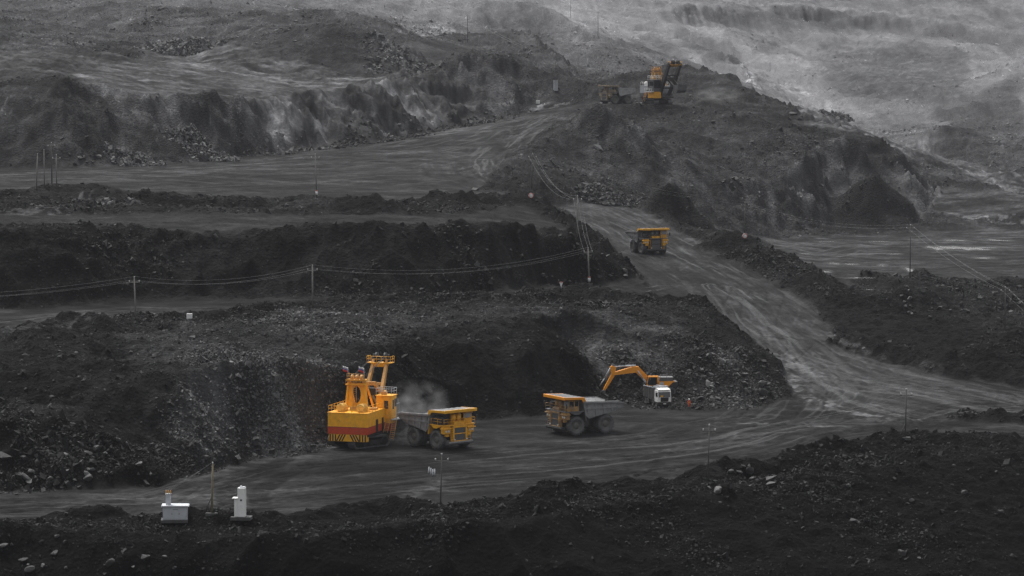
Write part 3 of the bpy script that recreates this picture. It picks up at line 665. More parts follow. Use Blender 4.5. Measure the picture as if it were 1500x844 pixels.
scatter('rubble', 640, 920, 36000, .34, .5, 1.6, .05, 303)
scatter('rubble', 920, 1700, 32000, .5, .5, 2.2, .07, 304)
scatter('rubble', 1500, 3000, 9000, .8, .5, 3, .08, 310)
scatter('rubble', 0, 9e3, 14000, .20, .55, 1.2, .12, 305, [(230, 600), (330, 570), (450, 570), (530, 600), (480, 652), (300, 690), (200, 690)])
scatter('rubble', 0, 9e3, 4500, .24, .6, 1.4, .16, 306, [(40, 640), (130, 630), (220, 690), (230, 712), (0, 718), (0, 680)])
scatter('rubble', 0, 9e3, 7000, .24, .6, 1.5, .16, 307, [(880, 500), (1000, 520), (1090, 525), (1160, 575), (1090, 600), (900, 592), (870, 560)])
scatter('rubble', 0, 9e3, 2500, .6, .6, 2.6, .3, 308, [(560, 60), (610, 85), (650, 100), (600, 108), (540, 105), (530, 70)])
scatter('rubble', 0, 9e3, 2500, .45, .6, 2.0, .12, 309, [(350, 195), (600, 180), (760, 145), (780, 158), (640, 196), (350, 228)])

# ------------------------------------------------------------------ single boulders, and heaps of pale rock
def boulder_mesh(k):
    rng = np.random.default_rng(500 + k)
    import bmesh
    bm = bmesh.new(); bmesh.ops.create_icosphere(bm, subdivisions=2, radius=1)
    axes = rng.normal(size=(13, 3)); axes /= np.linalg.norm(axes, axis=1)[:, None]; cut = rng.uniform(.32, .72, 13)
    for v in bm.verts:                                       # facets: push every point behind a few cutting planes
        p = np.array(v.co)
        for a, c in zip(axes, cut):
            d = p @ a
            if d > c: p -= a * (d - c)
        v.co = p * np.array([1.15, .95, .8]) + rng.normal(0, .02, 3)
    me = bpy.data.meshes.new('boulder'); bm.to_mesh(me); bm.free(); me.materials.append(None)
    return me
BM = [boulder_mesh(k) for k in range(10)]
M_boul = [mat('boulder_rock_dark', (.02, .02, .021), .75, vary=.4, scale=1.5), mat('boulder_rock_grey', (.045, .045, .046), .75, vary=.4, scale=1.5), mat('boulder_rock_pale', (.09, .09, .09), .75, vary=.35, scale=1.5)]
def boulders(n, poly, s0, s1, tones, label, group, seed):
    rng = random.Random(seed); k = 0
    xs = [p[0] for p in poly]; ys_ = [p[1] for p in poly]
    while k < n:
        px, py = rng.uniform(min(xs), max(xs)), rng.uniform(min(ys_), max(ys_))
        ins = False
        for (xa, ya), (xb, yb) in zip(poly, poly[1:] + poly[:1]):
            if (ya > py) != (yb > py) and px < (xb - xa) * (py - ya) / (yb - ya) + xa: ins = not ins
        if not ins: continue
        x, y, z = hit(px, py); s = s0 + (s1 - s0) * rng.random() ** 2.2
        o = bpy.data.objects.new('boulder', BM[rng.randrange(len(BM))]); COL.objects.link(o)
        o.material_slots[0].link = 'OBJECT'; o.material_slots[0].material = M_boul[rng.choice(tones)]
        o.scale = (s * .5 * rng.uniform(.85, 1.3), s * .5, s * .5 * rng.uniform(.7, 1)); o.rotation_euler = (rng.uniform(-.5, .5), rng.uniform(-.5, .5), rng.uniform(0, 6.3))
        o.location = (x, y, z + s * .16)
        o['label'] = label; o['category'] = 'boulder'; o['group'] = group; k += 1
boulders(24, [(60, 625), (150, 620), (215, 690), (205, 715), (20, 715), (0, 660)], 1.0, 2.4, (0, 0, 1, 1, 2), 'grey boulder in the fallen rock under the left end of the pit wall', 'boulders under the left end of the wall', 1)
boulders(26, [(300, 660), (400, 600), (480, 630), (470, 655), (380, 672), (300, 690)], .8, 2.2, (0, 1, 1), 'grey block on the rubble fan beside the yellow and red shovel', 'blocks on the rubble fan', 2)
boulders(36, [(1010, 520), (1070, 525), (1130, 565), (1160, 578), (1090, 598), (1020, 590), (1000, 550)], .9, 2.4, (0, 1, 1, 2), 'pale block on the rubble slope to the right of the orange excavator', 'blocks on the slope by the excavator', 3)
boulders(16, [(1320, 415), (1390, 425), (1420, 455), (1380, 480), (1300, 450)], .9, 2.2, (1, 1, 2), 'grey boulder on the dark heap under the power pole beside the puddles', 'boulders on the pole heap', 4)
boulders(16, [(0, 775), (60, 778), (120, 800), (250, 815), (260, 842), (0, 842)], .7, 2.0, (0, 1), 'dark boulder on the near bank below the two white electrical cabinets', 'boulders on the near bank below the cabinets', 5)
boulders(12, [(1030, 700), (1070, 680), (1140, 682), (1130, 712), (1040, 728)], .8, 2.2, (1, 1, 2), 'grey boulder beside the pole on the near edge of the pit floor', 'boulders by the near pole', 6)
boulders(16, [(1230, 690), (1480, 680), (1480, 830), (1250, 820)], .6, 1.6, (0, 1), 'dark boulder on the black bank across the bottom right', 'boulders on the bottom right bank', 7)
boulders(20, [(800, 385), (880, 372), (940, 400), (900, 412), (830, 415), (790, 420)], .8, 2.0, (0, 1, 1), 'grey block in the rubble at the end of the middle bench beside the ramp', 'blocks at the end of the middle bench', 8)
boulders(8, [(1058, 262), (1088, 262), (1086, 280), (1060, 280)], 1.5, 3.2, (1,), 'grey boulder low on the spoil ridge in front of the conical heap', 'boulders low on the spoil ridge', 9)
boulders(8, [(1146, 160), (1190, 180), (1192, 196), (1150, 185)], 2, 4, (1, 2), 'pale boulder on the crest of the spoil ridge above the valley road', 'boulders on the ridge crest', 10)
boulders(10, [(90, 225), (150, 222), (140, 242), (100, 242)], 1.2, 2.6, (0, 1), 'grey boulder at the foot of the upper left cliff near the cluster of poles', 'boulders near the cluster of poles', 11)
def rock_pile(px, py, h, r, n, refl, label, seed, s0=.55):
    rng = np.random.default_rng(seed); x, y, z = hit(px, py)
    a = rng.uniform(0, 6.283, n); rr = np.sqrt(rng.random(n)); hh = h * (1 - rr ** 1.2) * rng.uniform(.75, 1, n)
    P = np.stack([x + r * rr * np.cos(a), y + r * .8 * rr * np.sin(a), np.zeros(n)], -1); P[:, 2] = bil(Z, P[:, 0], P[:, 1]) + hh
    V, Q, A = stones(P, np.exp(rng.normal(math.log(s0), .5, n)), .42 * refl * rng.uniform(.35, 1.4, n), rng)
    o = grid_mesh('rock_pile', V, quads=Q, attrs={'reflectance': A}, material=M_rock, smooth=False)
    o['label'] = label; o['category'] = 'rock pile'
rock_pile(197, 240, 3.6, 9, 1500, .3, 'pale rock pile at the cliff foot, the rounder one nearer the pole cluster', 21)
rock_pile(290, 226, 4.8, 12, 2000, .32, 'pale rock pile at the cliff foot spilling down from the face', 22)
rock_pile(888, 290, 2.8, 10, 1300, .2, 'long pale rock heap beside the ramp behind the three power poles', 23)
rock_pile(262, 74, 4, 18, 1500, .36, 'light rock pile high on the left hillside above the pale flat', 24, .8)
rock_pile(1225, 172, 2.5, 10, 400, .34, 'small light rock pile at the bend of the far valley road', 25, .9)
# ------------------------------------------------------------------ mesh helper
class MB:
    def __init__(s): s.v = []; s.f = []; s.sm = []
    def _add(s, vs, fs, smooth=False, M=None):
        b = len(s.v)
        for p in vs:
            p = Vector(p); s.v.append(tuple(M @ p if M is not None else p))
        for f in fs: s.f.append(tuple(i + b for i in f)); s.sm.append(smooth)
        return s
    def box(s, lo, hi, M=None, bev=.03):
        x0, y0, z0 = lo; x1, y1, z1 = hi
        b = min(bev, .3 * min(abs(x1 - x0), abs(y1 - y0), abs(z1 - z0)))
        vs = []
        for x, sx in ((x0, 1), (x1, -1)):                     # every corner cut: three vertices each
            for y, sy in ((y0, 1), (y1, -1)):
                for z, sz in ((z0, 1), (z1, -1)):
                    vs += [(x, y + sy * b, z + sz * b), (x + sx * b, y, z + sz * b), (x + sx * b, y + sy * b, z)]
        def c(i, j, k): return 3 * (4 * i + 2 * j + k)
        fs = [(c(0,0,0), c(0,0,1), c(0,1,1), c(0,1,0)), (c(1,0,0), c(1,1,0), c(1,1,1), c(1,0,1)),
              (c(0,0,0)+1, c(1,0,0)+1, c(1,0,1)+1, c(0,0,1)+1), (c(0,1,0)+1, c(0,1,1)+1, c(1,1,1)+1, c(1,1,0)+1),
              (c(0,0,0)+2, c(0,1,0)+2, c(1,1,0)+2, c(1,0,0)+2), (c(0,0,1)+2, c(1,0,1)+2, c(1,1,1)+2, c(0,1,1)+2)]
        for i in (0, 1):
            for j in (0, 1):
                fs += [(c(i,j,0), c(i,j,1), c(i,j,1)+1, c(i,j,0)+1), (c(i,0,j), c(i,1,j), c(i,1,j)+2, c(i,0,j)+2), (c(0,i,j)+1, c(1,i,j)+1, c(1,i,j)+2, c(0,i,j)+2)]
                for k in (0, 1): fs.append((c(i,j,k), c(i,j,k)+1, c(i,j,k)+2))
        return s._add(vs, fs, False, M)
    def prism(s, prof, a0, a1, axis='y', M=None):             # profile in the other two axes, swept along axis
        n = len(prof)
        def P(p, a): return (p[0], a, p[1]) if axis == 'y' else ((a, p[0], p[1]) if axis == 'x' else (p[0], p[1], a))
        vs = [P(p, a0) for p in prof] + [P(p, a1) for p in prof]
        fs = [tuple(range(n)), tuple(range(2 * n - 1, n - 1, -1))] + [(i, i + n, (i + 1) % n + n, (i + 1) % n) for i in range(n)]
        return s._add(vs, fs, False, M)
    def hexa(s, a, b, M=None):                                # two quads joined
        return s._add(list(a) + list(b), [(0, 1, 2, 3), (7, 6, 5, 4), (0, 4, 5, 1), (1, 5, 6, 2), (2, 6, 7, 3), (3, 7, 4, 0)], False, M)
    def tube(s, p0, p1, r, n=8, r1=None, M=None):
        p0, p1 = Vector(p0), Vector(p1); d = (p1 - p0).normalized(); q = d.to_track_quat('Z', 'Y').to_matrix(); r1 = r if r1 is None else r1
        vs = [p0 + q @ Vector((r * math.cos(2 * math.pi * k / n), r * math.sin(2 * math.pi * k / n), 0)) for k in range(n)] + [p1 + q @ Vector((r1 * math.cos(2 * math.pi * k / n), r1 * math.sin(2 * math.pi * k / n), 0)) for k in range(n)]
        b = len(s.v)
        s._add(vs, [(k, (k + 1) % n, n + (k + 1) % n, n + k) for k in range(n)], True, M)
        return s._add(vs, [tuple(range(n - 1, -1, -1)), tuple(range(n, 2 * n))], False, M)
    def path(s, pts, r, n=6, M=None):
        for a, b in zip(pts, pts[1:]): s.tube(a, b, r, n, M=M)
        return s
    def lathe(s, prof, c, axis='y', n=28, M=None):            # prof: (along axis, radius)
        vs = []; m = len(prof)
        for k in range(n):
            a = 2 * math.pi * k / n; ca, sa = math.cos(a), math.sin(a)
            for h, r in prof:
                p = (r * ca, h, r * sa) if axis == 'y' else ((h, r * ca, r * sa) if axis == 'x' else (r * ca, r * sa, h))
                vs.append((c[0] + p[0], c[1] + p[1], c[2] + p[2]))
        fs = [(k * m + j, k * m + j + 1, ((k + 1) % n) * m + j + 1, ((k + 1) % n) * m + j) for k in range(n) for j in range(m - 1)]
        return s._add(vs, fs, True, M)
    def rail(s, pts, h=1.0, r=.035, step=1.4):                # guard rail: posts, top rail and mid rail
        for a, b in zip(pts, pts[1:]):
            a, b = Vector(a), Vector(b); L_ = (b - a).length; n = max(1, round(L_ / step)); up = Vector((0, 0, h))
            for k in range(n + 1): p = a.lerp(b, k / n); s.tube(p, p + up, r, 5)
            s.tube(a + up, b + up, r, 5); s.tube(a + up * .55, b + up * .55, r * .8, 5)
        return s
    def ladder(s, a, b, side, w=.5, r=.035, step=.35):
        a, b = Vector(a), Vector(b); sd_ = Vector(side).normalized() * w / 2
        s.tube(a - sd_, b - sd_, r, 5); s.tube(a + sd_, b + sd_, r, 5)
        n = int((b - a).length / step)
        for k in range(1, n): p = a.lerp(b, k / n); s.tube(p - sd_, p + sd_, r * .8, 5)
        return s
    def build(s, name, m, parent=None, label=None):
        me = bpy.data.meshes.new(name); me.from_pydata(s.v, [], s.f); me.materials.append(m)
        me.polygons.foreach_set('use_smooth', s.sm)
        me.update()
        import bmesh
        bm = bmesh.new(); bm.from_mesh(me); bmesh.ops.remove_doubles(bm, verts=bm.verts, dist=1e-5); bmesh.ops.recalc_face_normals(bm, faces=bm.faces); bm.to_mesh(me); bm.free()
        o = bpy.data.objects.new(name, me); COL.objects.link(o); o.parent = parent
        if label: o['label'] = label
        return o
def thing(name, label, cat, loc=(0, 0, 0), rz=0, group=None):
    o = bpy.data.objects.new(name, None); COL.objects.link(o); o.location = loc; o.rotation_euler = (0, 0, rz); o.empty_display_size = .5
    tag(o, label, cat, group); return o
def tag(o, label, cat, group=None):
    o['label'] = label; o['category'] = cat
    if group: o['group'] = group
    return o

YEL = (.84, .41, .013); ORG = (.86, .32, .013)
M = dict(
    cream=mat('cream_yellow_paint', (.85, .52, .12), .5, dust=.15), yellow=mat('yellow_paint', YEL, .5, dust=.30, vary=.14), yellow_clean=mat('yellow_paint_clean', (.95, .44, .012), .5, dust=.22, vary=.14),
    yellow_dusty=mat('yellow_paint_dusty', (.50, .26, .045), .65, dust=.75, vary=.2), tan=mat('boom_paint_faded', (.58, .31, .09), .6, dust=.35, vary=.2),
    orange=mat('orange_paint', ORG, .42, dust=.15, vary=.1), red=mat('red_band_paint', (.52, .055, .012), .5, dust=.2), crimson=mat('crimson_band_paint', (.30, .022, .03), .5, dust=.25),
    white=mat('white_paint', (.78, .78, .77), .4, dust=.1, vary=.06), lightgrey=mat('light_grey_paint', (.42, .44, .47), .5, dust=.15, vary=.1), cabinet=mat('pale_enamel', (.50, .52, .55), .5, dust=.12, vary=.08),
    steel=mat('worn_steel', (.16, .16, .165), .5, .5, dust=.45, vary=.25), bed=mat('dump_bed_steel', (.24, .24, .245), .6, .1, dust=.35, vary=.3, dustcol=(.16, .16, .165)), palebed=mat('pale_worn_bed', (.42, .42, .42), .6, dust=.3, vary=.25, dustcol=(.25, .25, .25)), bedpale=mat('scoured_bed_steel', (.6, .6, .6), .45, .1, dust=.25, vary=.3, dustcol=(.25, .25, .25)),
    dark=mat('dark_frame', (.022, .022, .024), .6, dust=.35, vary=.3, dustcol=(.06, .06, .062)), rubber=mat('tyre_rubber', (.03, .03, .032), .8, dust=.8, vary=.25, dustcol=(.13, .13, .134)), rim=mat('wheel_rim', (.10, .095, .085), .6, dust=.5, dustcol=(.11, .11, .113)),
    glass=mat('dark_glass', (.015, .017, .02), .06, spec=.8, vary=0), glassglare=mat('sky_lit_glass', (.42, .44, .47), .08, .3, vary=.05), tandusty=mat('faded_dusty_paint', (.34, .24, .13), .7, dust=.7, vary=.2, dustcol=(.2, .2, .2)), grille=mat('radiator_mesh', (.13, .13, .135), .6, .4, vary=.4, scale=14, dust=.4),
    lamp=mat('lamp_lens', (.75, .74, .7), .15, vary=0), black=mat('black_paint', (.012, .012, .013), .5), wood=mat('pole_timber', (.16, .135, .085), .8, vary=.3, scale=3), greywood=mat('weathered_pole', (.17, .165, .155), .8, vary=.3, scale=3), darkwood=mat('tarred_pole', (.07, .067, .064), .8, vary=.3, scale=3),
    insul=mat('insulator_porcelain', (.55, .55, .54), .25, vary=.05), wire=mat('bare_conductor', (.12, .12, .125), .5, .5), conc=mat('concrete', (.055, .055, .054), .85, dust=.4, vary=.2),
    coal=mat('loaded_coal', (.03, .03, .031), .75, vary=.5, scale=2.5, spec=.2), suit=mat('orange_red_workwear', (.62, .075, .02), .7), skin=mat('skin', (.42, .24, .17), .6), trousers=mat('dark_workwear', (.03, .03, .035), .8), helmet=mat('white_helmet', (.7, .7, .68), .4),
    signred=mat('sign_red', (.5, .12, .11), .5), signblue=mat('flag_blue', (.10, .14, .38), .7), flagwhite=mat('flag_white', (.75, .75, .76), .7), flagred=mat('flag_red', (.6, .03, .03), .7), lampyellow=mat('amber_plate', (.8, .42, .02), .5))

# ------------------------------------------------------------------ rigid mining truck; +X is its front
def wheel(parent, x, y, r, wd_, out, n=36):
    """out: +1 when the hub looks to +Y"""
    t = MB(); h = wd_ / 2
    prof = [(-h * .86, r * .60), (-h, r * .70), (-h, r * .86), (-h * .86, r * .95), (-h * .55, r), (h * .55, r), (h * .86, r * .95), (h, r * .86), (h, r * .70), (h * .86, r * .60), (h * .5, r * .57), (-h * .5, r * .57), (-h * .86, r * .60)]
    t.lathe(prof, (0, 0, 0), 'y', n)
    for k in range(22):                                       # tread lugs, half of them on each shoulder
        a = 2 * math.pi * k / 22
        for sgn in (-1, 1):
            Mx = Matrix.Rotation(-a - sgn * .07, 4, 'Y')
            t.box((r * .955, sgn * h * .12 if sgn > 0 else -h * .98, -r * .06), (r * 1.025, h * .98 if sgn > 0 else -h * .12, r * .06), Mx, .01)
    w_ = t.build('wheel', M['rubber'], parent); w_.location = (x, y, r * 1.0)
    k = MB(); o_ = out
    k.lathe([(o_ * h * .80, r * .585), (o_ * h * .86, r * .56), (o_ * h * .55, r * .50), (o_ * h * .42, r * .36), (o_ * h * .62, r * .31), (o_ * h * .66, r * .12), (o_ * h * .66, 0.001)], (0, 0, 0), 'y', 24)
    for j in range(10):
        a = 2 * math.pi * j / 10; k.tube((r * .43 * math.cos(a), o_ * h * .40, r * .43 * math.sin(a)), (r * .43 * math.cos(a), o_ * h * .58, r * .43 * math.sin(a)), .05, 6)
    k.build('rim', M['rim'], w_)
    return w_
def haul_truck(label, loc, heading, body_c='yellow', canopy_c='yellow', front_c='yellow', cab_c='yellow', load=False, lamps_lit=False):
    T = thing('mining_truck', label, 'dump truck', loc, heading, 'mining dump trucks')
    R_ = 1.53
    for x, y, o in ((2.95, 2.62, 1), (2.95, -2.62, -1), (-2.75, 2.55, 1), (-2.75, -2.55, -1)): wheel(T, x, y, R_, 1.0, o)
    for y, o in ((1.45, 1), (-1.45, -1)): wheel(T, -2.75, y, R_, .95, o)
    c = MB()
    for s_ in (-1, 1): c.prism([(-4.4, 1.55), (4.9, 1.35), (4.9, 2.15), (1.0, 2.5), (-4.4, 2.35)], s_ * .95 - .2, s_ * .95 + .2)
    c.lathe([(-1.0, .55), (-.6, .75), (.6, .75), (1.0, .55)], (-2.75, 0, 1.53), 'y', 18); c.tube((-2.75, -2.2, 1.53), (-2.75, 2.2, 1.53), .42, 12); c.tube((2.95, -2.3, 1.53), (2.95, 2.3, 1.53), .28, 10)
    c.box((.4, -2.5, 1.3), (1.5, -1.25, 2.7)); c.box((.2, 1.25, 1.25), (1.5, 2.5, 2.6)); c.box((2.0, -.8, 1.6), (4.6, .8, 3.0))
    for s_ in (-1, 1): c.tube((2.95, s_ * 1.6, 1.6), (2.7, s_ * 1.5, 3.6), .2, 10); c.tube((-3.4, s_ * .6, 2.0), (-4.3, s_ * .8, 3.6), .16, 8)
    c.build('frame', M['dark'], T)
    h = MB()
    for s_ in (-1, 1): h.tube((.2, s_ * 1.15, 1.9), (.7, s_ * 1.15, 3.6), .2, 10)
    h.build('hoist_cylinder', M['steel'], T)
    # front: radiator frame with grille, deck, lamp boxes, bumper, steps
    g_ = MB(); x1 = 5.35
    g_.box((4.7, -1.42, 1.35), (x1, -1.15, 3.75)); g_.box((4.7, 1.15, 1.35), (x1, 1.42, 3.75)); g_.box((4.7, -1.15, 3.45), (x1, 1.15, 3.75)); g_.box((4.7, -1.15, 2.42), (x1 - .05, 1.15, 2.58)); g_.box((4.7, -1.42, 1.1), (x1 + .1, 1.42, 1.42))
    fr = g_.build('radiator_frame', M[front_c], T)
    q = MB(); q.box((4.8, -1.14, 1.43), (x1 - .12, 1.14, 2.41), bev=.005); q.box((4.8, -1.14, 2.59), (x1 - .12, 1.14, 3.44), bev=.005)
    for z in np.arange(1.55, 3.4, .17):
        if abs(z - 2.5) > .1: q.box((x1 - .12, -1.13, z), (x1 - .08, 1.13, z + .05), bev=.005)
    q.build('grille', M['grille'], fr)
    d = MB(); d.box((1.6, -3.25, 3.78), (5.2, 3.25, 3.93)); d.prism([(1.9, 3.76), (2.6, 3.35), (3.3, 3.35), (4.35, 3.76)], 1.95, 3.2); d.prism([(1.9, 3.76), (2.6, 3.35), (3.3, 3.35), (4.35, 3.76)], -3.2, -1.95)
    for s_ in (-1, 1): d.prism([(1.35, 3.76), (1.55, 3.76), (1.25, 2.3), (1.05, 2.3)], s_ * 2.65 - .5, s_ * 2.65 + .5)
    d.build('deck', M['steel'] if front_c != 'yellow' else M['yellow'], T)
    for s_ in (-1, 1):
        b = MB(); b.box((4.25, min(s_ * 1.75, s_ * 3.1), 2.55), (5.05, max(s_ * 1.75, s_ * 3.1), 3.72)); b.box((4.2, min(s_ * 1.7, s_ * 3.3), 3.3), (5.3, max(s_ * 1.7, s_ * 3.3), 3.45)); b.box((4.5, min(s_ * 1.9, s_ * 2.6), 2.1), (4.95, max(s_ * 1.9, s_ * 2.6), 2.5))
        bo = b.build('lamp_box', M[front_c], T)
        for yy in (2.15, 2.7):
            l = MB(); l.lathe([(5.06, .19), (5.12, .19), (5.15, .12), (5.15, .001)], (0, s_ * yy, 2.95), 'x', 14); l.build('headlight', M['lamp'], bo)
    l = MB()
    for s_ in (-1, 1): l.lathe([(x1 + .1, .13), (x1 + .16, .13), (x1 + .17, .001)], (0, s_ * 1.25, 1.6), 'x', 12)
    l.build('fog_lamp', M['lamp'], T)
    bp = MB(); bp.prism([(4.6, .95), (5.5, .85), (5.6, 1.1), (5.5, 1.34), (4.6, 1.34)], -2.5, 2.5); bp.box((4.4, -2.4, .7), (5.0, 2.4, .95)); bp.build('bumper', M['dark'] if front_c != 'yellow' else M['steel'], T)
    st = MB(); st.ladder((5.5, 1.75, 1.0), (5.2, 1.75, 3.8), (0, 1, 0), .6); st.ladder((5.5, -1.75, 1.0), (5.2, -1.75, 3.8), (0, 1, 0), .6); st.build('ladder', M[front_c], T)
    # on the deck: bonnet, air cleaners, cab, cabinet, rails, mirrors
    e = MB(); e.prism([(2.2, 3.94), (5.15, 3.94), (5.15, 4.2), (4.9, 4.45), (2.2, 4.5)], -1.0, .95); e.build('bonnet', M[front_c], T)
    for y in (-.65, .45):
        a = MB(); a.tube((4.35, y, 4.45), (4.35, y, 5.5), .42, 16); a.tube((4.35, y, 5.5), (4.35, y, 5.62), .34, 16); a.tube((4.35, y, 4.3), (4.35, y, 4.5), .3, 12); a.build('air_cleaner', M[front_c if front_c != 'dark' else 'steel'], T)
    k = MB(); cy0, cy1, cx0, cx1, cz0, cz1 = 1.45, 3.1, 2.5, 4.5, 3.94, 5.72
    k.box((cx0, cy0, cz0), (cx1, cy1, 4.72)); k.box((cx0 - .1, cy0 - .05, 5.58), (cx1 + .25, cy1 + .05, cz1))
    for x in (cx0, cx1 - .14):
        for y in (cy0, cy1 - .14): k.box((x, y, 4.72), (x + .14, y + .14, 5.58))
    k.box((3.35, cy1 - .12, 4.72), (3.5, cy1, 5.58)); k.box((3.35, cy0, 4.72), (3.5, cy0 + .12, 5.58))
    cab = k.build('cab', M[cab_c], T)
    w_ = MB(); w_.box((cx0 + .03, cy0 + .03, 4.71), (cx1 - .04, cy1 - .03, 5.59), bev=.01); w_.build('window', M['glass'], cab)
    ws = MB(); ws.box((cx1 - .035, cy0 + .15, 4.76), (cx1 + .01, cy1 - .15, 5.55), bev=.01); ws.build('windscreen', M['glassglare'], cab)  # pale base colour paints the sky's reflection into the windscreen
    x_ = MB(); x_.box((2.3, -3.1, 3.94), (4.3, -1.7, 5.1)); x_.box((2.5, -2.9, 5.1), (3.4, -2.0, 5.35)); x_.box((4.3, -2.9, 4.1), (4.5, -1.9, 4.9)); x_.build('electrical_cabinet', M['dark'], T)
    r_ = MB(); r_.rail([(4.0, 3.2, 3.93), (5.15, 3.2, 3.93), (5.15, 1.6, 3.93)], .95, .03); r_.rail([(2.0, -3.2, 3.93), (5.15, -3.2, 3.93), (5.15, 1.2, 3.93)], .95, .03); r_.build('handrail', M[front_c if front_c != 'dark' else 'steel'], T)
    for s_ in (-1, 1):
        m_ = MB(); m_.tube((5.0, s_ * 3.2, 4.0), (5.2, s_ * 3.55, 4.6), .03, 6); m_.box((5.15, s_ * 3.55 - .18, 4.5), (5.25, s_ * 3.55 + .18, 5.25)); m_.build('mirror', M['dark'], T)
    # body: floor, ribbed sides, headboard, canopy over the cab
    b = MB(); W = 3.1
    side = [(1.75, 5.45), (-5.0, 5.15), (-6.35, 4.75), (-6.15, 4.35), (-4.2, 3.75), (.55, 2.75), (1.15, 3.25)]
    for s_ in (-1, 1):
        b.prism(side, s_ * W - .09, s_ * W + .09)
        b.prism([(1.8, 5.52), (-5.05, 5.22), (-6.4, 4.8), (-6.4, 4.62), (-5.0, 4.92), (1.75, 5.18)], s_ * (W + .22) - .16, s_ * (W + .22) + .16)   # rim beam
        b.prism([(1.45, 4.35), (-5.4, 4.32), (-5.4, 4.12), (1.35, 4.1)], s_ * (W + .16) - .09, s_ * (W + .16) + .09)
        for x, z0 in ((.6, 2.85), (-.9, 3.1), (-2.4, 3.4), (-3.9, 3.72)): b.prism([(x, z0), (x + .28, z0 - .05), (x + .5, 5.2), (x + .22, 5.2)], s_ * (W + .13) - .07, s_ * (W + .13) + .07)
        b.prism([(-5.2, 4.05), (-3.6, 3.2), (.4, 2.55), (.75, 2.85), (-3.4, 3.55), (-4.9, 4.3)], s_ * 1.5 - .2, s_ * 1.5 + .2)
    b.prism([(.55, 2.75), (-4.2, 3.75), (-6.15, 4.35), (-6.2, 4.2), (-4.2, 3.55), (.6, 2.58)], -W, W)
    b.prism([(.55, 2.7), (1.15, 3.25), (1.75, 5.9), (1.95, 5.9), (1.35, 3.15), (.7, 2.6)], -W - .2, W + .2)
    body = b.build('dump_body', M['bed'], T)
    ln = MB(); ln.prism([(.60, 2.83), (-4.2, 3.80), (-6.1, 4.39), (-6.1, 4.36), (-4.2, 3.765), (.60, 2.77)], -W + .1, W - .1)
    for s_ in (-1, 1): ln.prism([(1.6, 5.4), (-4.9, 5.1), (-6.2, 4.72), (-6.0, 4.42), (-4.2, 3.83), (.6, 2.85), (1.0, 3.2)], s_ * (W - .11) - .012, s_ * (W - .11) + .012)
    ln.build('bed_lining', M['bedpale'], body)
    cn = MB(); cn.prism([(1.7, 5.95), (5.45, 6.12), (5.45, 6.3), (1.75, 6.15)], -3.3, 3.3)
    cn.box((5.25, -3.38, 5.86), (5.5, 3.38, 6.34)); 
    for s_ in (-1, 1): cn.prism([(1.2, 5.2), (1.75, 5.2), (2.2, 5.82), (5.3, 5.92), (5.3, 6.32), (1.7, 6.18)], s_ * 3.34 - .08, s_ * 3.34 + .08)
    cn.build('canopy', M[canopy_c], body)
    ct = MB()
    ct.prism([(1.9, 6.165), (5.2, 6.30), (5.2, 6.315), (1.9, 6.18)], -3.15, 3.15)
    for y in (-2.2, -1.1, 0, 1.1, 2.2): ct.prism([(1.9, 6.17), (5.2, 6.31), (5.2, 6.37), (1.9, 6.23)], y - .05, y + .05)
    ct.build('canopy_top', M['bed'] if canopy_c != 'yellow_dusty' else M['yellow_dusty'], body)
    return T
def load_heap(T, label, h, x0, x1, w, m, seed, peak=0.0, base=3.6):
    """tipped material lying in a truck's bed: an uneven cone of broken rock"""
    rng = np.random.default_rng(seed); nx, ny = 34, 26; b = MB(); vs = []
    for i in range(nx + 1):
        for j in range(ny + 1):
            a, c = i / nx, j / ny; x = x0 + (x1 - x0) * a; y = -w + 2 * w * c
            r = math.hypot((a - .5 - peak) / .5, (c - .5) / .5)
            edge = min(a, 1 - a, c, 1 - c) * 8
            z = base + (1 - min(1, r) ** 1.2) * h * min(1, .25 + edge) + rng.normal(0, .07) * min(1, edge)
            vs.append((x, y, z))
    b._add(vs, [(i * (ny + 1) + j, (i + 1) * (ny + 1) + j, (i + 1) * (ny + 1) + j + 1, i * (ny + 1) + j + 1) for i in range(nx) for j in range(ny)])
    b._add([(x0, -w, base - .5), (x1, -w, base - .5), (x1, w, base - .5), (x0, w, base - .5)], [(0, 1, 2, 3)])
    o = b.build('rock_load', m); o.location = T.location; o.rotation_euler = T.rotation_euler
    tag(o, label, 'load'); return o
def hd(dx, dy): return math.atan2(dy, dx)
xa, ya = PLACES['truck_a']; TA = haul_truck('yellow mining dump truck being loaded beside the yellow and red shovel', (xa, ya, ground(xa, ya) + .02), hd(.66, -.75))
load_heap(TA, 'grey broken rock lying in the bed of the truck under the shovel', 1.2, -4.2, 1.0, 2.95, M['bed'], 1, 0, 4.25)
xa, ya = PLACES['truck_b']; TB = haul_truck('dusty grey mining dump truck with orange canopy, facing left on the pit floor', (xa, ya, ground(xa, ya) + .02), hd(-.86, -.50), canopy_c='orange', front_c='yellow_dusty', cab_c='yellow_dusty')
xa, ya = PLACES['truck_c']; TC = haul_truck('mining dump truck with yellow canopy driving down the haul ramp towards the pit', (xa, ya, ground(xa, ya) + .02), hd(.34, -.94), cab_c='yellow', front_c='dark')
xa, ya = PLACES['truck_d']; TD = haul_truck('far hazy dump truck piled high with coal beside the distant shovel', (xa, ya, ground(xa, ya) + .02), hd(-.80, -.60), canopy_c='tandusty', front_c='tandusty', cab_c='tandusty')
load_heap(TD, 'tall heap of dark coal in the bed of the far truck', 3.3, -5.6, 1.4, 2.95, M['coal'], 2, .0, 4.6)
for o in TD.children:                                         # and this one a paler, worn bed
    if o.name.startswith('dump_body'): o.data.materials[0] = M['palebed']
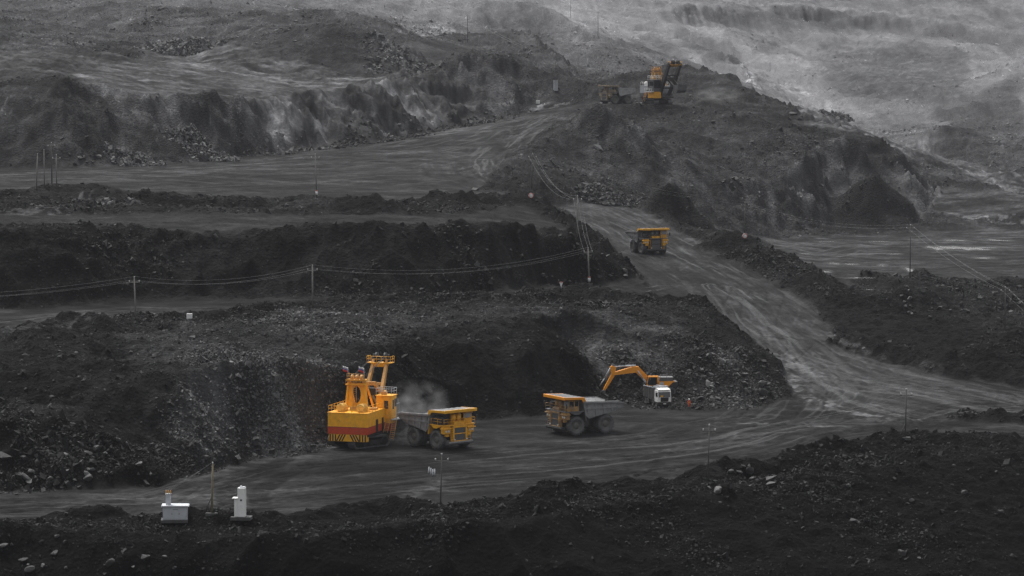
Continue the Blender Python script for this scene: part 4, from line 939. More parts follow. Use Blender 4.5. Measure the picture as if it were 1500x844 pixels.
for o in TC.children:                                         # this one has a yellow bonnet and lamp boxes over a dark grille
    if o.name.startswith(('bonnet', 'lamp_box', 'ladder')): o.data.materials[0] = M['yellow']
pile_x, pile_y = PLACES['truck_d']

# ------------------------------------------------------------------ electric rope shovel; +X is the front, cab on its right
def crawler(parent, y, L_=7.4, h=1.75, w=1.4):
    t = MB(); n = 40; loop = []
    r = h / 2
    for k in range(13): a = -math.pi / 2 + math.pi * k / 12; loop.append((L_ / 2 - r + r * math.cos(a), r + r * math.sin(a)))
    for k in range(13): a = math.pi / 2 + math.pi * k / 12; loop.append((-L_ / 2 + r + r * math.cos(a), r + r * math.sin(a)))
    inner = [(x * .94, r + (z - r) * .78) for x, z in loop]
    vs = [(x, y - w / 2, z) for x, z in loop] + [(x, y + w / 2, z) for x, z in loop] + [(x, y - w / 2, z) for x, z in inner] + [(x, y + w / 2, z) for x, z in inner]; m = len(loop)
    fs = []
    for k in range(m):
        j = (k + 1) % m; fs += [(k, j, m + j, m + k), (2 * m + k, 3 * m + k, 3 * m + j, 2 * m + j), (k, 2 * m + k, 2 * m + j, j), (m + k, m + j, 3 * m + j, 3 * m + k)]
    t._add(vs, fs)
    per = 0; pts_ = [Vector((x, 0, z)) for x, z in loop] + [Vector((loop[0][0], 0, loop[0][1]))]
    for a, b in zip(pts_, pts_[1:]):                          # shoe plates
        l = (b - a).length; k = max(1, round(l / .5)); d = (b - a).normalized(); nn = Vector((d.z, 0, -d.x))
        for i in range(k):
            c = a.lerp(b, (i + .5) / k); Mx = Matrix.Translation(Vector((c.x, y, c.z))) @ Matrix(((d.x, 0, nn.x, 0), (0, 1, 0, 0), (d.z, 0, nn.z, 0), (0, 0, 0, 1)))
            t.box((-.19, -w / 2 - .08, -.02), (.19, w / 2 + .08, .12), Mx, .02)
    tr = t.build('crawler_track', M['steel'], parent)
    s_ = MB(); s_.prism([(-L_ / 2 + .9, .45), (L_ / 2 - .9, .45), (L_ / 2 - .6, 1.2), (-L_ / 2 + .6, 1.2)], y - w * .38, y + w * .38)
    for x in np.linspace(-L_ / 2 + 1, L_ / 2 - 1, 5): s_.tube((x, y - w * .46, .55), (x, y + w * .46, .55), .38, 14)
    for x in (-L_ / 2 + r, L_ / 2 - r): s_.tube((x, y - w * .46, r), (x, y + w * .46, r), r * .8, 16)
    s_.build('track_frame', M['dark'], tr)
def rope_shovel(label, loc, heading, base_heading, far=False):
    T = thing('mining_shovel', label, 'mining shovel', loc, heading)
    body_m, band_m = (M['yellow_clean'], M['red']) if not far else (M['lightgrey'], M['steel'])
    T2 = base_heading - heading
    rot = Matrix.Rotation(T2, 4, 'Z')
    n0 = set(bpy.data.objects)
    for y in (-2.5, 2.5): crawler(T, y)
    u = MB(); u.box((-2.4, -1.8, .6), (2.4, 1.8, 1.5)); u.lathe([(1.45, 2.3), (1.75, 2.3), (1.75, 2.0), (1.95, 2.0), (1.95, .001)], (0, 0, 0), 'z', 28); u.build('undercarriage', M['dark'], T)
    for o in set(bpy.data.objects) - n0:
        if o.parent == T: o.matrix_local = rot @ o.matrix_local
    z0, zb, zt = 2.15, 3.45, 5.75                              # floor, top of red band, roof
    x0, x1, W = -5.0, 3.6, 3.35
    h = MB(); h.box((x0, -W, zb + .12), (x1, W, zt)); h.box((x0 + .05, -W + .06, z0 + .3), (x1, W - .06, zb + .12), bev=.01); h.box((x0 - .06, -W - .06, zt), (x1, W + .06, zt + .08))
    hs_ = h.build('machinery_house', body_m if not far else M['lightgrey'], T)
    b = MB(); b.box((x0 - .03, -W - .02, z0 + .25), (x1, W + .02, zb)); b.build('lower_band', band_m, hs_, 'orange red band round the lower house' if not far else None)
    s_ = MB(); s_.box((x0 - .02, -W - .03, zb), (x1, W + .03, zb + .12), bev=.01); s_.build('stripe', M['crimson'] if not far else M['steel'], hs_)
    s_ = MB(); s_.box((x0 - .035, -W - .035, zb + .12), (x1, W + .035, zb + .2), bev=.01); s_.build('thin_stripe', M['yellow'] if not far else M['lightgrey'], hs_)
    for xa_, xb_ in ((-1.2, -.2), (x1 - 2.0, x1 - 1.2)): MB().box((xa_, -W - .05, z0 + .3), (xb_, -W - .02, z0 + 2.3), bev=.01).build('door', M['dark'], hs_)
    fl = MB(); fl.box((x0 + .2, -W + .1, z0 - .15), (4.4, W - .1, z0 + .28)); fl.build('revolving_frame', M['dark'], T)
    # counterweight with warning chevrons
    cw = MB(); cw.box((x0 + .02, -W + .15, 1.25), (x0 + 1.0, W - .15, z0 + .24)); cwo = cw.build('counterweight', M['yellow'] if not far else M['steel'], T)
    if not far:
        ch = MB()
        zz0, zz1, xx = 1.30, z0 + .2, x0 + .02
        for y in (-2.95, -2.5, -2.05, 2.05, 2.5, 2.95): ch.prism([(y - .11, zz0), (y + .11, zz0), (y + .11, zz1), (y - .11, zz1)], xx - .012, xx - .002, 'x')
        for c_ in (-1.2, -.75, -.3):
            for sg in (-1, 1): ch.prism([(sg * (c_ - .95 + 1.2), zz1), (sg * (c_ - .95 + 1.42), zz1), (sg * (c_ - .05 + .42 + .6), zz0), (sg * (c_ - .05 + .2 + .6), zz0)] if False else [(sg * (-c_ + .0), zz1), (sg * (-c_ + .24), zz1), (sg * (-c_ + .24 + .55), zz0), (sg * (-c_ + .55), zz0)], xx - .012 - .001 * (sg > 0), xx - .002, 'x')
        ch.build('warning_chevrons', M['black'], cwo)
    r_ = MB(); r_.rail([(x1 - .3, W - .1, zt + .08), (x0 + .1, W - .1, zt + .08), (x0 + .1, -W + .1, zt + .08), (x1 - 2.2, -W + .1, zt + .08)], 1.05, .035); r_.build('roof_railing', M['yellow'] if not far else M['white'], T)
    for y in (-1.75, 1.65):                                   # roof fans: a fat tube with a hood bent down at the back
        f = MB(); f.tube((-2.2, y, zt + .75), (-3.8, y, zt + .75), .58, 18); f.tube((-2.2, y, zt + .1), (-2.2, y, zt + .75), .58, 16); f.lathe([(-3.8, .58), (-3.9, .64), (-4.05, .64), (-4.05, .5), (-3.95, .001)], (0, y, zt + .75), 'x', 18)
        for x in (-2.7, -3.2): f.lathe([(x, .60), (x, .65), (x - .1, .65), (x - .1, .60)], (0, y, zt + .75), 'x', 18)
        f.box((-3.7, y - .5, zt + .08), (-2.6, y + .5, zt + .3)); f.prism([(-4.0, zt + .1), (-3.6, zt + .1), (-3.6, zt + .7), (-3.95, zt + .7)], y - .45, y + .45)
        f.build('roof_fan', M['cream'] if not far else M['white'], T)
    v = MB(); v.box((-1.5, -.9, zt + .08), (.2, .9, zt + .55)); v.box((-.3, -2.9, zt + .08), (1.2, -1.9, zt + .4)); v.build('roof_hatch', M['tan'] if not far else M['lightgrey'], T)
    # gantry on the roof: two plated legs joined by an oval-holed rear plate, ladder and a railed top
    ga = MB(); gx, gt = -.9, zt + 5.0
    for s2 in (-1, 1):
        ga.hexa([(gx - .35, s2 * 1.75 - .2, zt), (gx + .35, s2 * 1.75 - .2, zt), (gx + .35, s2 * 1.75 + .2, zt), (gx - .35, s2 * 1.75 + .2, zt)], [(gx - .1, s2 * 1.3 - .16, gt), (gx + .4, s2 * 1.3 - .16, gt), (gx + .4, s2 * 1.3 + .16, gt), (gx - .1, s2 * 1.3 + .16, gt)])
        ga.hexa([(2.6, s2 * 1.6 - .14, zt), (2.95, s2 * 1.6 - .14, zt), (2.95, s2 * 1.6 + .14, zt), (2.6, s2 * 1.6 + .14, zt)], [(gx + .3, s2 * 1.3 - .12, gt - .1), (gx + .6, s2 * 1.3 - .12, gt - .1), (gx + .6, s2 * 1.3 + .12, gt - .1), (gx + .3, s2 * 1.3 + .12, gt - .1)])
    n = 24; outer, inn = [], []                               # plate with an oval opening
    for k in range(n):
        a = 2 * math.pi * k / n; inn.append((.62 * math.cos(a) * 1.15, 2.55 + 1.35 * math.sin(a)))
        ca, sa = math.cos(a), math.sin(a); t_ = 1 / max(abs(ca), abs(sa)); zz = 2.45 + 2.0 * sa * t_
        outer.append(((1.62 - .09 * zz) * ca * t_, zz))
    for xo, rev in ((gx - .12, 0), (gx + .02, 1)):
        sl = lambda z: xo + z * .05
        vs = [(sl(z), y, zt + z) for y, z in outer] + [(sl(z), y, zt + z) for y, z in inn]
        ga._add(vs, [(k, (k + 1) % n, n + (k + 1) % n, n + k) for k in range(n)])
    ga.box((gx - .4, -1.6, gt - .25), (gx + .9, 1.6, gt)); ga.box((gx - .5, -1.75, gt - .9), (gx - .1, 1.75, gt - .75))
    gb = ga.build('gantry', M['yellow_clean'] if not far else M['tan'], T)
    k = MB(); k.rail([(gx - .35, -1.5, gt), (gx - .35, 1.5, gt), (gx + .85, 1.5, gt)], .9, .035, .9); k.rail([(gx - .45, -1.65, gt - .75), (gx - .45, 1.65, gt - .75)], .75, .03, .9); k.ladder((gx - .5, .15, zt + .1), (gx - .3, .15, gt), (0, 1, 0), .55, .045, .32)
    for y in (-.8, 0, .8): k.tube((gx + .4, y - .2, gt + .2), (gx + .4, y + .2, gt + .2), .5, 14)
    k.build('gantry_ladder', M['tan'], gb)
    if not far:
        for y in (-1.35, 1.35):                               # two small tricolour flags
            p = MB(); p.tube((gx - .2, y, gt), (gx - .2, y, gt + 1.9), .035, 6); po = p.build('flag_pole', M['lightgrey'], T)
            for (a, b2), mm, nm in (((1.55, 1.82), 'flagwhite', 'white'), ((1.28, 1.55), 'signblue', 'blue'), ((1.01, 1.28), 'flagred', 'red')):
                fl_ = MB(); vs = []
                for i in range(9):
                    q = i / 8; y2 = y + .85 * q * 1; dz = .30 * q; dx = .14 * math.sin(q * 6)
                    vs += [(gx - .2 + dx, y2, gt + a + dz), (gx - .2 + dx, y2, gt + b2 + dz), (gx - .175 + dx, y2, gt + a + dz), (gx - .175 + dx, y2, gt + b2 + dz)]
                fs = []
                for i in range(8):
                    c_ = 4 * i; fs += [(c_, c_ + 1, c_ + 5, c_ + 4), (c_ + 2, c_ + 6, c_ + 7, c_ + 3), (c_, c_ + 4, c_ + 6, c_ + 2), (c_ + 1, c_ + 3, c_ + 7, c_ + 5)]
                fl_._add(vs, fs, True); fl_.build('flag_stripe', M[mm], po, nm + ' stripe of the flag')
    # operator's cab, right front, on its own tower with red foot
    cx0, cx1, cy0, cy1 = (3.2, 5.6, -W - 1.1, -W + 1.5) if not far else (1.8, 5.4, -W - 1.3, -W + 1.5)
    c = MB(); c.box((cx0, cy0, 4.1), (cx1, cy1, 7.7)); c.box((cx0 - .1, cy0 - .1, 7.7), (cx1 + .2, cy1 + .1, 7.85)); cab = c.build('operator_cab', M['yellow_clean'] if not far else M['steel'], T)
    c = MB(); c.box((cx0 + .15, cy0 + .15, 3.35), (cx1 - .1, cy1, 4.1), bev=.01); c.build('cab_tower', M['yellow'] if not far else M['yellow_clean'], T)
    c = MB(); c.box((cx0 + .12, cy0 + .12, 2.1), (cx1 - .07, cy1, 3.35), bev=.01); c.build('cab_tower_foot', M['crimson'] if not far else M['yellow_clean'], T)
    g_ = MB()
    g_.box((cx0 - .03, cy0 + .55, 5.7), (cx0 - .01, cy0 + 1.25, 7.0), bev=.005); g_.box((cx0 + .5, cy0 - .03, 5.6), (cx0 + 1.1, cy0 - .01, 7.1), bev=.005); g_.box((cx0 + 1.4, cy0 - .03, 5.9), (cx1 - .1, cy0 - .01, 7.2), bev=.005); g_.box((cx1 + .01, cy0 + .15, 5.2), (cx1 + .03, cy1 - .2, 7.4), bev=.005)
    g_.build('window', M['glass'], cab)
    w_ = MB(); w_.box((cx0 - .2, cy0 - 1.0, 3.95), (cx1 + .5, cy0, 4.08)); w_.rail([(cx0 - .2, cy0 - .95, 4.08), (cx1 + .45, cy0 - .95, 4.08)], 1.0, .035); w_.rail([(cx0, cy0, 7.85), (cx1 + .1, cy0, 7.85), (cx1 + .1, cy1, 7.85), (cx0, cy1, 7.85), (cx0, cy0, 7.85)], 1.1, .035, 1.0); w_.build('walkway', M['lightgrey'] if not far else M['white'], T)
    w_ = MB(); w_.ladder((cx0 - 1.6, cy0 - .5, .9), (cx0 - .1, cy0 - .6, 4.1), (0, 1, 0), .7, .05, .3); w_.ladder((cx0 - 2.4, cy0 + .2, 2.2), (cx0 - .6, cy0 + .3, 4.05), (0, 1, 0), .7, .05, .3); w_.build('stairway', M['tan'], T)
    l = MB(); l.tube((cx0 + .6, cy0 + 1.6, 8.15), (cx0 + 1.6, cy0 + 1.6, 8.15), .38, 14); l.box((cx0 + .7, cy0 + 1.3, 7.85), (cx0 + 1.5, cy0 + 1.9, 8.0)); l.build('roof_unit', M['tan'], cab)
    # boom: two box legs from the front of the house to a sheave head
    bf, bh = Vector((4.2, 0, 3.0)), Vector((10.6, 0, 12.9))
    bk_ = 1.5 if far else 1.0; bm_ = MB(); ax = (bh - bf).normalized(); nrm = Vector((-ax.z, 0, ax.x))
    for s2 in (-1, 1):
        def sec(p, y, hw, ht): return [p + Vector((0, y - hw, 0)) - nrm * ht, p + Vector((0, y + hw, 0)) - nrm * ht, p + Vector((0, y + hw, 0)) + nrm * ht, p + Vector((0, y - hw, 0)) + nrm * ht]
        mid = bf.lerp(bh, .45)
        bm_.hexa(sec(bf, s2 * 1.55, .24 * bk_, .3 * bk_), sec(mid, s2 * (1.35 if not far else 1.9), .27 * bk_, .48 * bk_)); bm_.hexa(sec(mid, s2 * (1.35 if not far else 1.9), .27 * bk_, .48 * bk_), sec(bh, s2 * (1.1 if not far else 2.0), .2 * bk_, .3 * bk_))
    for t_ in (.22, .62, .93):
        p = bf.lerp(bh, t_); bm_.box((-.25, -1.4, -.22), (.25, 1.4, .22), Matrix.Translation(p))
    boom = bm_.build('boom', M['tan'] if not far else M['dark'], T)
    hp = MB(); hp.box((9.6, -2.1, 12.3), (11.4, 2.1, 12.42)); hp.prism([(9.9, 11.7), (11.2, 12.3), (9.7, 12.3)], -1.4, 1.4); hp.rail([(9.65, -2.05, 12.42), (9.65, 2.05, 12.42)], 1.0, .04, .8); hp.rail([(9.65, -2.05, 12.42), (11.35, -2.05, 12.42)], 1.0, .04, .8); hp.rail([(9.65, 2.05, 12.42), (11.35, 2.05, 12.42)], 1.0, .04, .8)
    hp.build('boom_platform', M['yellow'], boom)
    hp = MB()
    for y in (-.75, .75): hp.lathe([(y - .14, .4), (y - .14, .85), (y - .05, .75), (y + .05, .75), (y + .14, .85), (y + .14, .4)], (10.8, 0, 13.15), 'y', 24); hp.lathe([(y - .16, .001), (y - .16, .45), (y + .16, .45), (y + .16, .001)], (10.8, 0, 13.15), 'y', 12)
    for y in (-1.25, 1.25): hp.prism([(10.1, 12.4), (11.2, 12.4), (11.1, 13.7), (10.5, 13.7)], y - .12, y + .12)
    hp.tube((10.8, -1.4, 13.15), (10.8, 1.4, 13.15), .16, 10); hp.build('sheave', M['dark'], boom)
    rp = MB()
    for y in (-1.1, -.9, .9, 1.1): rp.tube((gx + .4, y, gt + .25), (10.6, y, 13.5), .03, 6)
    # saddle, dipper stick and dipper
    sd0 = bf.lerp(bh, .5)
    st = MB(); st.tube(sd0 + Vector((0, -2.0, 0)), sd0 + Vector((0, 2.0, 0)), .38, 14); st.box((-.7, -1.0, -.6), (.7, 1.0, .6), Matrix.Translation(sd0)); st.build('shipper_shaft', M['dark'], boom)
    tip = Vector((13.0, 0, 4.2)) if not far else Vector((12.4, 0, 5.2)); dv = (tip - sd0).normalized(); bk = sd0 - dv * 2.8
    dk = MB()
    for y in (-.95, .95):
        nn = Vector((-dv.z, 0, dv.x)); q = lambda p: [p + Vector((0, y - .2, 0)) - nn * .32, p + Vector((0, y + .2, 0)) - nn * .32, p + Vector((0, y + .2, 0)) + nn * .32, p + Vector((0, y - .2, 0)) + nn * .32]
        dk.hexa(q(bk), q(tip))
    dk.box((-.2, -1.1, -.3), (.2, 1.1, .3), Matrix.Translation(bk)); dk.build('dipper_stick', M['dark'] if far else M['tan'], T)
    bu = MB(); bx, bz = tip.x, tip.z                           # open-topped box with a curved lip and teeth
    prof = [(-.2, 1.0), (-.35, -1.2), (1.5, -1.35), (2.3, -.6), (2.55, 1.15)]
    for y in (-1.5, 1.5): bu.prism([(bx + a, bz + c2) for a, c2 in prof], y - .1, y + .1)
    bu.prism([(bx - .2, bz + 1.0), (bx - .35, bz - 1.2), (bx - .2, bz - 1.2), (bx - .02, bz + 1.0)], -1.4, 1.4)
    bu.prism([(bx + 1.5, bz - 1.35), (bx + 2.3, bz - .6), (bx + 2.55, bz + 1.15), (bx + 2.4, bz + 1.15), (bx + 2.15, bz - .55), (bx + 1.45, bz - 1.2)], -1.4, 1.4)
    bu.prism([(bx - .35, bz - 1.2), (bx + 1.5, bz - 1.35), (bx + 1.5, bz - 1.2), (bx - .35, bz - 1.05)], -1.4, 1.4)
    for y in (-1.2, -.6, 0, .6, 1.2): bu.prism([(bx + 2.38, bz + 1.1), (bx + 2.66, bz + 1.1), (bx + 2.6, bz + 1.75)], y - .12, y + .12)
    bu.build('dipper', M['steel'], T)
    for y in (-.5, .5): rp.tube((11.5, y, 13.2), (bx + .9, y, bz + 1.2), .035, 6)
    rp.build('hoist_rope', M['dark'], boom)
    if far:
        a = MB(); a.box((-4.8, W - .2, 2.2), (-2.6, W + .9, 4.6)); a.box((x0 - .1, -W + .4, 2.6), (x0 - .04, W - .4, 5.4)); a.build('side_cabinet', M['yellow_clean'], T)
    if far: T.scale = (1.12, 1.12, 1.12)
    return T
xa, ya = PLACES['shovel']; S1 = rope_shovel('yellow rope shovel with orange red lower band, striped rear and two small flags', (xa, ya, ground(xa, ya) - .05), hd(.30, .954), hd(.72, .69))
xa, ya = PLACES['shovel_far']; S2 = rope_shovel('far pale grey rope shovel with dark raised boom on the distant spoil ridge', (xa, ya, ground(xa, ya) - .05), hd(.47, -.88), hd(.47, -.88), far=True)
# ------------------------------------------------------------------ hydraulic excavator; +X front, cab on its left
xa, ya = PLACES['digger']; E = thing('excavator', 'orange hydraulic excavator with its boom reaching left over the rubble, behind the white tipper', 'excavator', (xa, ya, ground(xa, ya) - .05), hd(-1, -.10))
for y in (-1.55, 1.55): crawler(E, y, 5.2, 1.15, .62)
u = MB(); u.box((-1.2, -1.3, .45), (1.2, 1.3, .95)); u.tube((0, 0, .9), (0, 0, 1.25), .85, 20); u.build('undercarriage', M['dark'], E)
h = MB(); h.prism([(-2.2, 1.3), (1.2, 1.3), (1.2, 1.95), (.7, 2.35), (-2.5, 2.45), (-2.75, 2.1)], -1.5, 1.5); h.box((.9, -1.5, 1.3), (2.0, -.5, 2.0)); up = h.build('upper_body', M['orange'], E)
q = MB(); q.prism([(-2.2, 1.25), (-1.2, 1.25), (-2.2, 2.2), (-3.1, 2.35), (-3.25, 1.9), (-2.9, 1.35)], -1.52, 1.52); q.build('counterweight', M['dark'], E)
q = MB(); q.prism([(-2.4, 2.45), (.2, 2.4), (.1, 2.95), (-.4, 3.1), (-2.2, 3.0)], -1.3, 1.3); q.build('engine_cover', M['grille'], E)
q = MB(); q.box((-2.4, -1.35, 3.02), (.1, 1.35, 3.13)); q.rail([(-2.3, 1.3, 3.1), (0, 1.3, 3.1)], .5, .03); q.build('roof_panel', M['steel'], E)
q = MB(); q.box((-.55, 1.503, 1.4), (.15, 1.53, 2.3), bev=.005); q.build('side_panel', M['lightgrey'], up)
k = MB(); k.prism([(.35, 1.3), (2.35, 1.3), (2.5, 2.0), (2.3, 3.15), (2.1, 3.35), (.35, 3.35)], .45, 1.5); cab = k.build('cab', M['orange'], E)
g_ = MB(); g_.prism([(.65, 1.75), (2.2, 1.75), (2.36, 2.05), (2.15, 3.05), (2.0, 3.15), (.65, 3.15)], 1.49, 1.52); g_.prism([(.55, 2.55), (2.53, 2.0), (2.33, 3.15), (2.15, 3.3)], .55, 1.4); g_.build('window', M['glass'], cab)
b = MB(); pf, pk, pt_ = Vector((1.4, 0, 1.9)), Vector((4.2, 0, 4.55)), Vector((8.3, 0, 3.75))
b.prism([(1.1, 1.6), (1.7, 1.5), (4.35, 3.95), (8.35, 3.5), (8.55, 3.75), (8.35, 4.0), (4.6, 5.05), (3.8, 5.0), (1.1, 2.2)], -.42, .42); bo = b.build('boom', M['orange'], E)
b = MB(); b.prism([(7.9, 4.9), (8.6, 5.2), (9.0, 4.9), (8.75, 3.6), (10.3, .75), (9.95, .6), (8.2, 3.3)], -.32, .32); stk = b.build('stick', M['orange'], E)
c = MB(); c.tube((4.3, 0, 5.15), (6.2, 0, 5.1), .17, 10); c.tube((6.2, 0, 5.1), (8.1, 0, 5.0), .10, 8); c.tube((8.8, 0, 4.9), (9.9, 0, 3.0), .15, 10); c.tube((9.9, 0, 3.0), (10.9, 0, 1.5), .09, 8)
for y in (-.6, .6): c.tube((1.9, y, 1.4), (3.0, y, 2.8), .16, 10); c.tube((3.0, y, 2.8), (4.0, y, 4.3), .1, 8)
c.build('hydraulic_cylinder', M['lightgrey'], bo)
b = MB()
for y in (-.75, .75): b.prism([(10.0, .9), (10.75, .8), (11.2, .0), (10.7, -.85), (9.7, -.8), (9.6, -.2)], y - .05, y + .05)
b.prism([(10.0, .9), (10.75, .8), (11.2, .0), (10.7, -.85), (10.6, -.8), (11.05, .0), (10.68, .7), (10.0, .8)], -.75, .75)
for y in (-.55, -.2, .2, .55): b.prism([(9.75, -.75), (9.55, -.25), (9.3, -.95)], y - .06, y + .06)
b.build('bucket', M['steel'], E)
# ------------------------------------------------------------------ white tipper lorry; +X front
xa, ya = PLACES['tipper']; W_ = thing('tipper_lorry', 'white cab tipper lorry with grey body parked below the orange excavator', 'tipper truck', (xa, ya, ground(xa, ya)), hd(.27, -.96))
def lorry_wheel(x, y, o):
    t = MB(); t.lathe([(-.15, .3), (-.17, .45), (-.12, .52), (.12, .52), (.17, .45), (.15, .3), (-.15, .3)], (0, 0, 0), 'y', 24); w0 = t.build('wheel', M['rubber'], W_); w0.location = (x, y, .52)
    r = MB(); r.lathe([(o * .14, .3), (o * .05, .24), (o * .1, .1), (o * .12, .001)], (0, 0, 0), 'y', 16); r.build('rim', M['rim'], w0)
for x in (3.0, 1.1, -1.9, -3.2):
    for y, o in ((1.05, 1), (-1.05, -1)): lorry_wheel(x, y, o)
c = MB(); c.box((-4.0, -.45, .75), (4.0, .45, 1.05)); c.box((-.5, .5, .6), (.5, 1.15, 1.1)); c.box((-.5, -1.15, .6), (.5, -.5, 1.1)); c.build('chassis', M['dark'], W_)
b = MB()
b.prism([(1.9, 3.2), (-4.2, 3.0), (-4.3, 1.3), (1.7, 1.15)], 1.12, 1.2); b.prism([(1.9, 3.2), (-4.2, 3.0), (-4.3, 1.3), (1.7, 1.15)], -1.2, -1.12); b.prism([(1.7, 1.15), (-4.3, 1.3), (-4.3, 1.2), (1.7, 1.05)], -1.2, 1.2); b.prism([(1.7, 1.1), (1.9, 3.35), (1.98, 3.35), (1.8, 1.1)], -1.22, 1.22); b.prism([(-4.2, 3.0), (-4.3, 1.25), (-4.38, 1.25), (-4.28, 3.0)], -1.2, 1.2)
for x in (.8, -.6, -2, -3.4): b.box((x, 1.2, 1.2), (x + .1, 1.26, 3.05), bev=.01); b.box((x, -1.26, 1.2), (x + .1, -1.2, 3.05), bev=.01)
bd = b.build('tipper_body', M['steel'], W_)
b = MB(); b.box((1.7, -1.25, 3.3), (2.1, 1.25, 3.62)); b.prism([(1.9, 3.28), (-4.2, 3.06), (-4.2, 3.18), (1.9, 3.4)], 1.13, 1.27); b.prism([(1.9, 3.28), (-4.2, 3.06), (-4.2, 3.18), (1.9, 3.4)], -1.27, -1.13); b.build('body_rim', M['lightgrey'], bd)
c = MB(); c.prism([(2.15, .95), (4.05, .95), (4.12, 1.75), (3.85, 2.75), (3.6, 2.95), (2.15, 2.95)], -1.22, 1.22); cab = c.build('cab', M['white'], W_)
c = MB(); c.prism([(2.3, 2.95), (3.75, 2.95), (3.95, 3.1), (3.3, 3.32), (2.3, 3.32)], -1.1, 1.1); c.build('roof_fairing', M['white'], cab)
g_ = MB(); g_.prism([(4.11, 1.82), (4.135, 1.82), (3.885, 2.72), (3.86, 2.72)], -1.08, 1.08); g_.box((2.8, 1.2, 1.85), (3.75, 1.235, 2.6), bev=.005); g_.box((2.8, -1.235, 1.85), (3.75, -1.2, 2.6), bev=.005); g_.build('windscreen', M['glass'], cab)
g_ = MB(); g_.prism([(4.06, 1.02), (4.10, 1.02), (4.145, 1.78), (4.11, 1.78)], -.72, .72); g_.build('grille', M['black'], cab)
for y in (-.95, .95):
    l = MB(); l.box((4.05, y - .2, .98), (4.14, y + .2, 1.2)); l.build('headlight', M['lamp'], cab)
    m_ = MB(); m_.tube((3.9, y * 1.25, 2.6), (4.1, y * 1.45, 2.55), .03, 6); m_.box((4.02, y * 1.45 - .1, 1.95), (4.15, y * 1.45 + .1, 2.6)); m_.build('mirror', M['black'], cab)
bp = MB(); bp.box((3.7, -1.22, .45), (4.2, 1.22, .9)); bpo = bp.build('bumper', M['black'], W_)
pl = MB(); pl.box((4.2, -.27, .6), (4.215, .27, .75), bev=.003); pl.build('number_plate', M['white'], bpo)
pl = MB(); pl.box((4.11, -.75, 1.9), (4.15, -.25, 2.15), bev=.003); pl.build('amber_card', M['lampyellow'], cab)
# ------------------------------------------------------------------ person: one skinned body in work clothes
def person(label, x, y, rz):
    z = ground(x, y)
    J = dict(hip=(0, 0, .95), chest=(0, .02, 1.30), neck=(0, .02, 1.50), head=(0, 0, 1.62), top=(0, 0, 1.74),
             sl=(.20, .02, 1.43), el=(.27, .0, 1.17), wl=(.24, -.16, .98), hl=(.23, -.22, .92), sr=(-.20, .02, 1.43), er=(-.27, .02, 1.16), wr=(-.28, -.06, .92), hr=(-.28, -.08, .83),
             tl=(.10, 0, .90), kl=(.12, -.03, .50), al=(.13, .03, .09), fl=(.14, -.13, .04), tr=(-.10, 0, .90), kr=(-.11, -.02, .50), ar=(-.13, .04, .09), fr=(-.14, -.12, .04))
    R = dict(hip=.15, chest=.17, neck=.07, head=.10, top=.085, sl=.075, el=.055, wl=.042, hl=.045, sr=.075, er=.055, wr=.042, hr=.045, tl=.10, kl=.075, al=.055, fl=.045, tr=.10, kr=.075, ar=.055, fr=.032)
    ed = [('hip', 'chest'), ('chest', 'neck'), ('neck', 'head'), ('head', 'top'), ('chest', 'sl'), ('sl', 'el'), ('el', 'wl'), ('wl', 'hl'), ('chest', 'sr'), ('sr', 'er'), ('er', 'wr'), ('wr', 'hr'), ('hip', 'tl'), ('tl', 'kl'), ('kl', 'al'), ('al', 'fl'), ('hip', 'tr'), ('tr', 'kr'), ('kr', 'ar'), ('ar', 'fr')]
    ks = list(J); me = bpy.data.meshes.new('person'); me.from_pydata([J[k] for k in ks], [(ks.index(a), ks.index(b)) for a, b in ed], [])
    o = bpy.data.objects.new('person', me); COL.objects.link(o)
    md = o.modifiers.new('skin', 'SKIN'); md.use_smooth_shade = True
    for k, v in zip(ks, me.skin_vertices[0].data): v.radius = (R[k], R[k] * .8); v.use_root = k == 'hip'
    o.modifiers.new('sub', 'SUBSURF').levels = 1; o.modifiers['sub'].render_levels = 2
    dg = bpy.context.evaluated_depsgraph_get(); m2 = bpy.data.meshes.new_from_object(o.evaluated_get(dg)); o.modifiers.clear(); o.data = m2
    m2.materials.clear()
    for mm in ('suit', 'skin', 'trousers'): m2.materials.append(M[mm])
    for p in m2.polygons:
        c = p.center; p.material_index = 1 if c.z > 1.50 or (abs(c.x) > .2 and c.z < .93 and c.z > .75) else (2 if c.z < .42 else 0)
    o.location = (x, y, z); o.rotation_euler = (0, 0, rz); tag(o, label, 'person')
    h = MB(); h.lathe([(1.66, .135), (1.68, .165), (1.70, .135), (1.76, .125), (1.83, .07), (1.845, .001)], (0, .0, 0), 'z', 18); h.build('helmet', M['helmet'], o)
    v = MB(); v.lathe([(1.12, .185), (1.135, .19), (1.18, .19), (1.195, .185)], (0, .015, 0), 'z', 18); v.build('reflective_band', M['lampyellow'], o)
    return o
person('person in orange red workwear and helmet standing right of the white tipper', *PLACES['person'], .3)
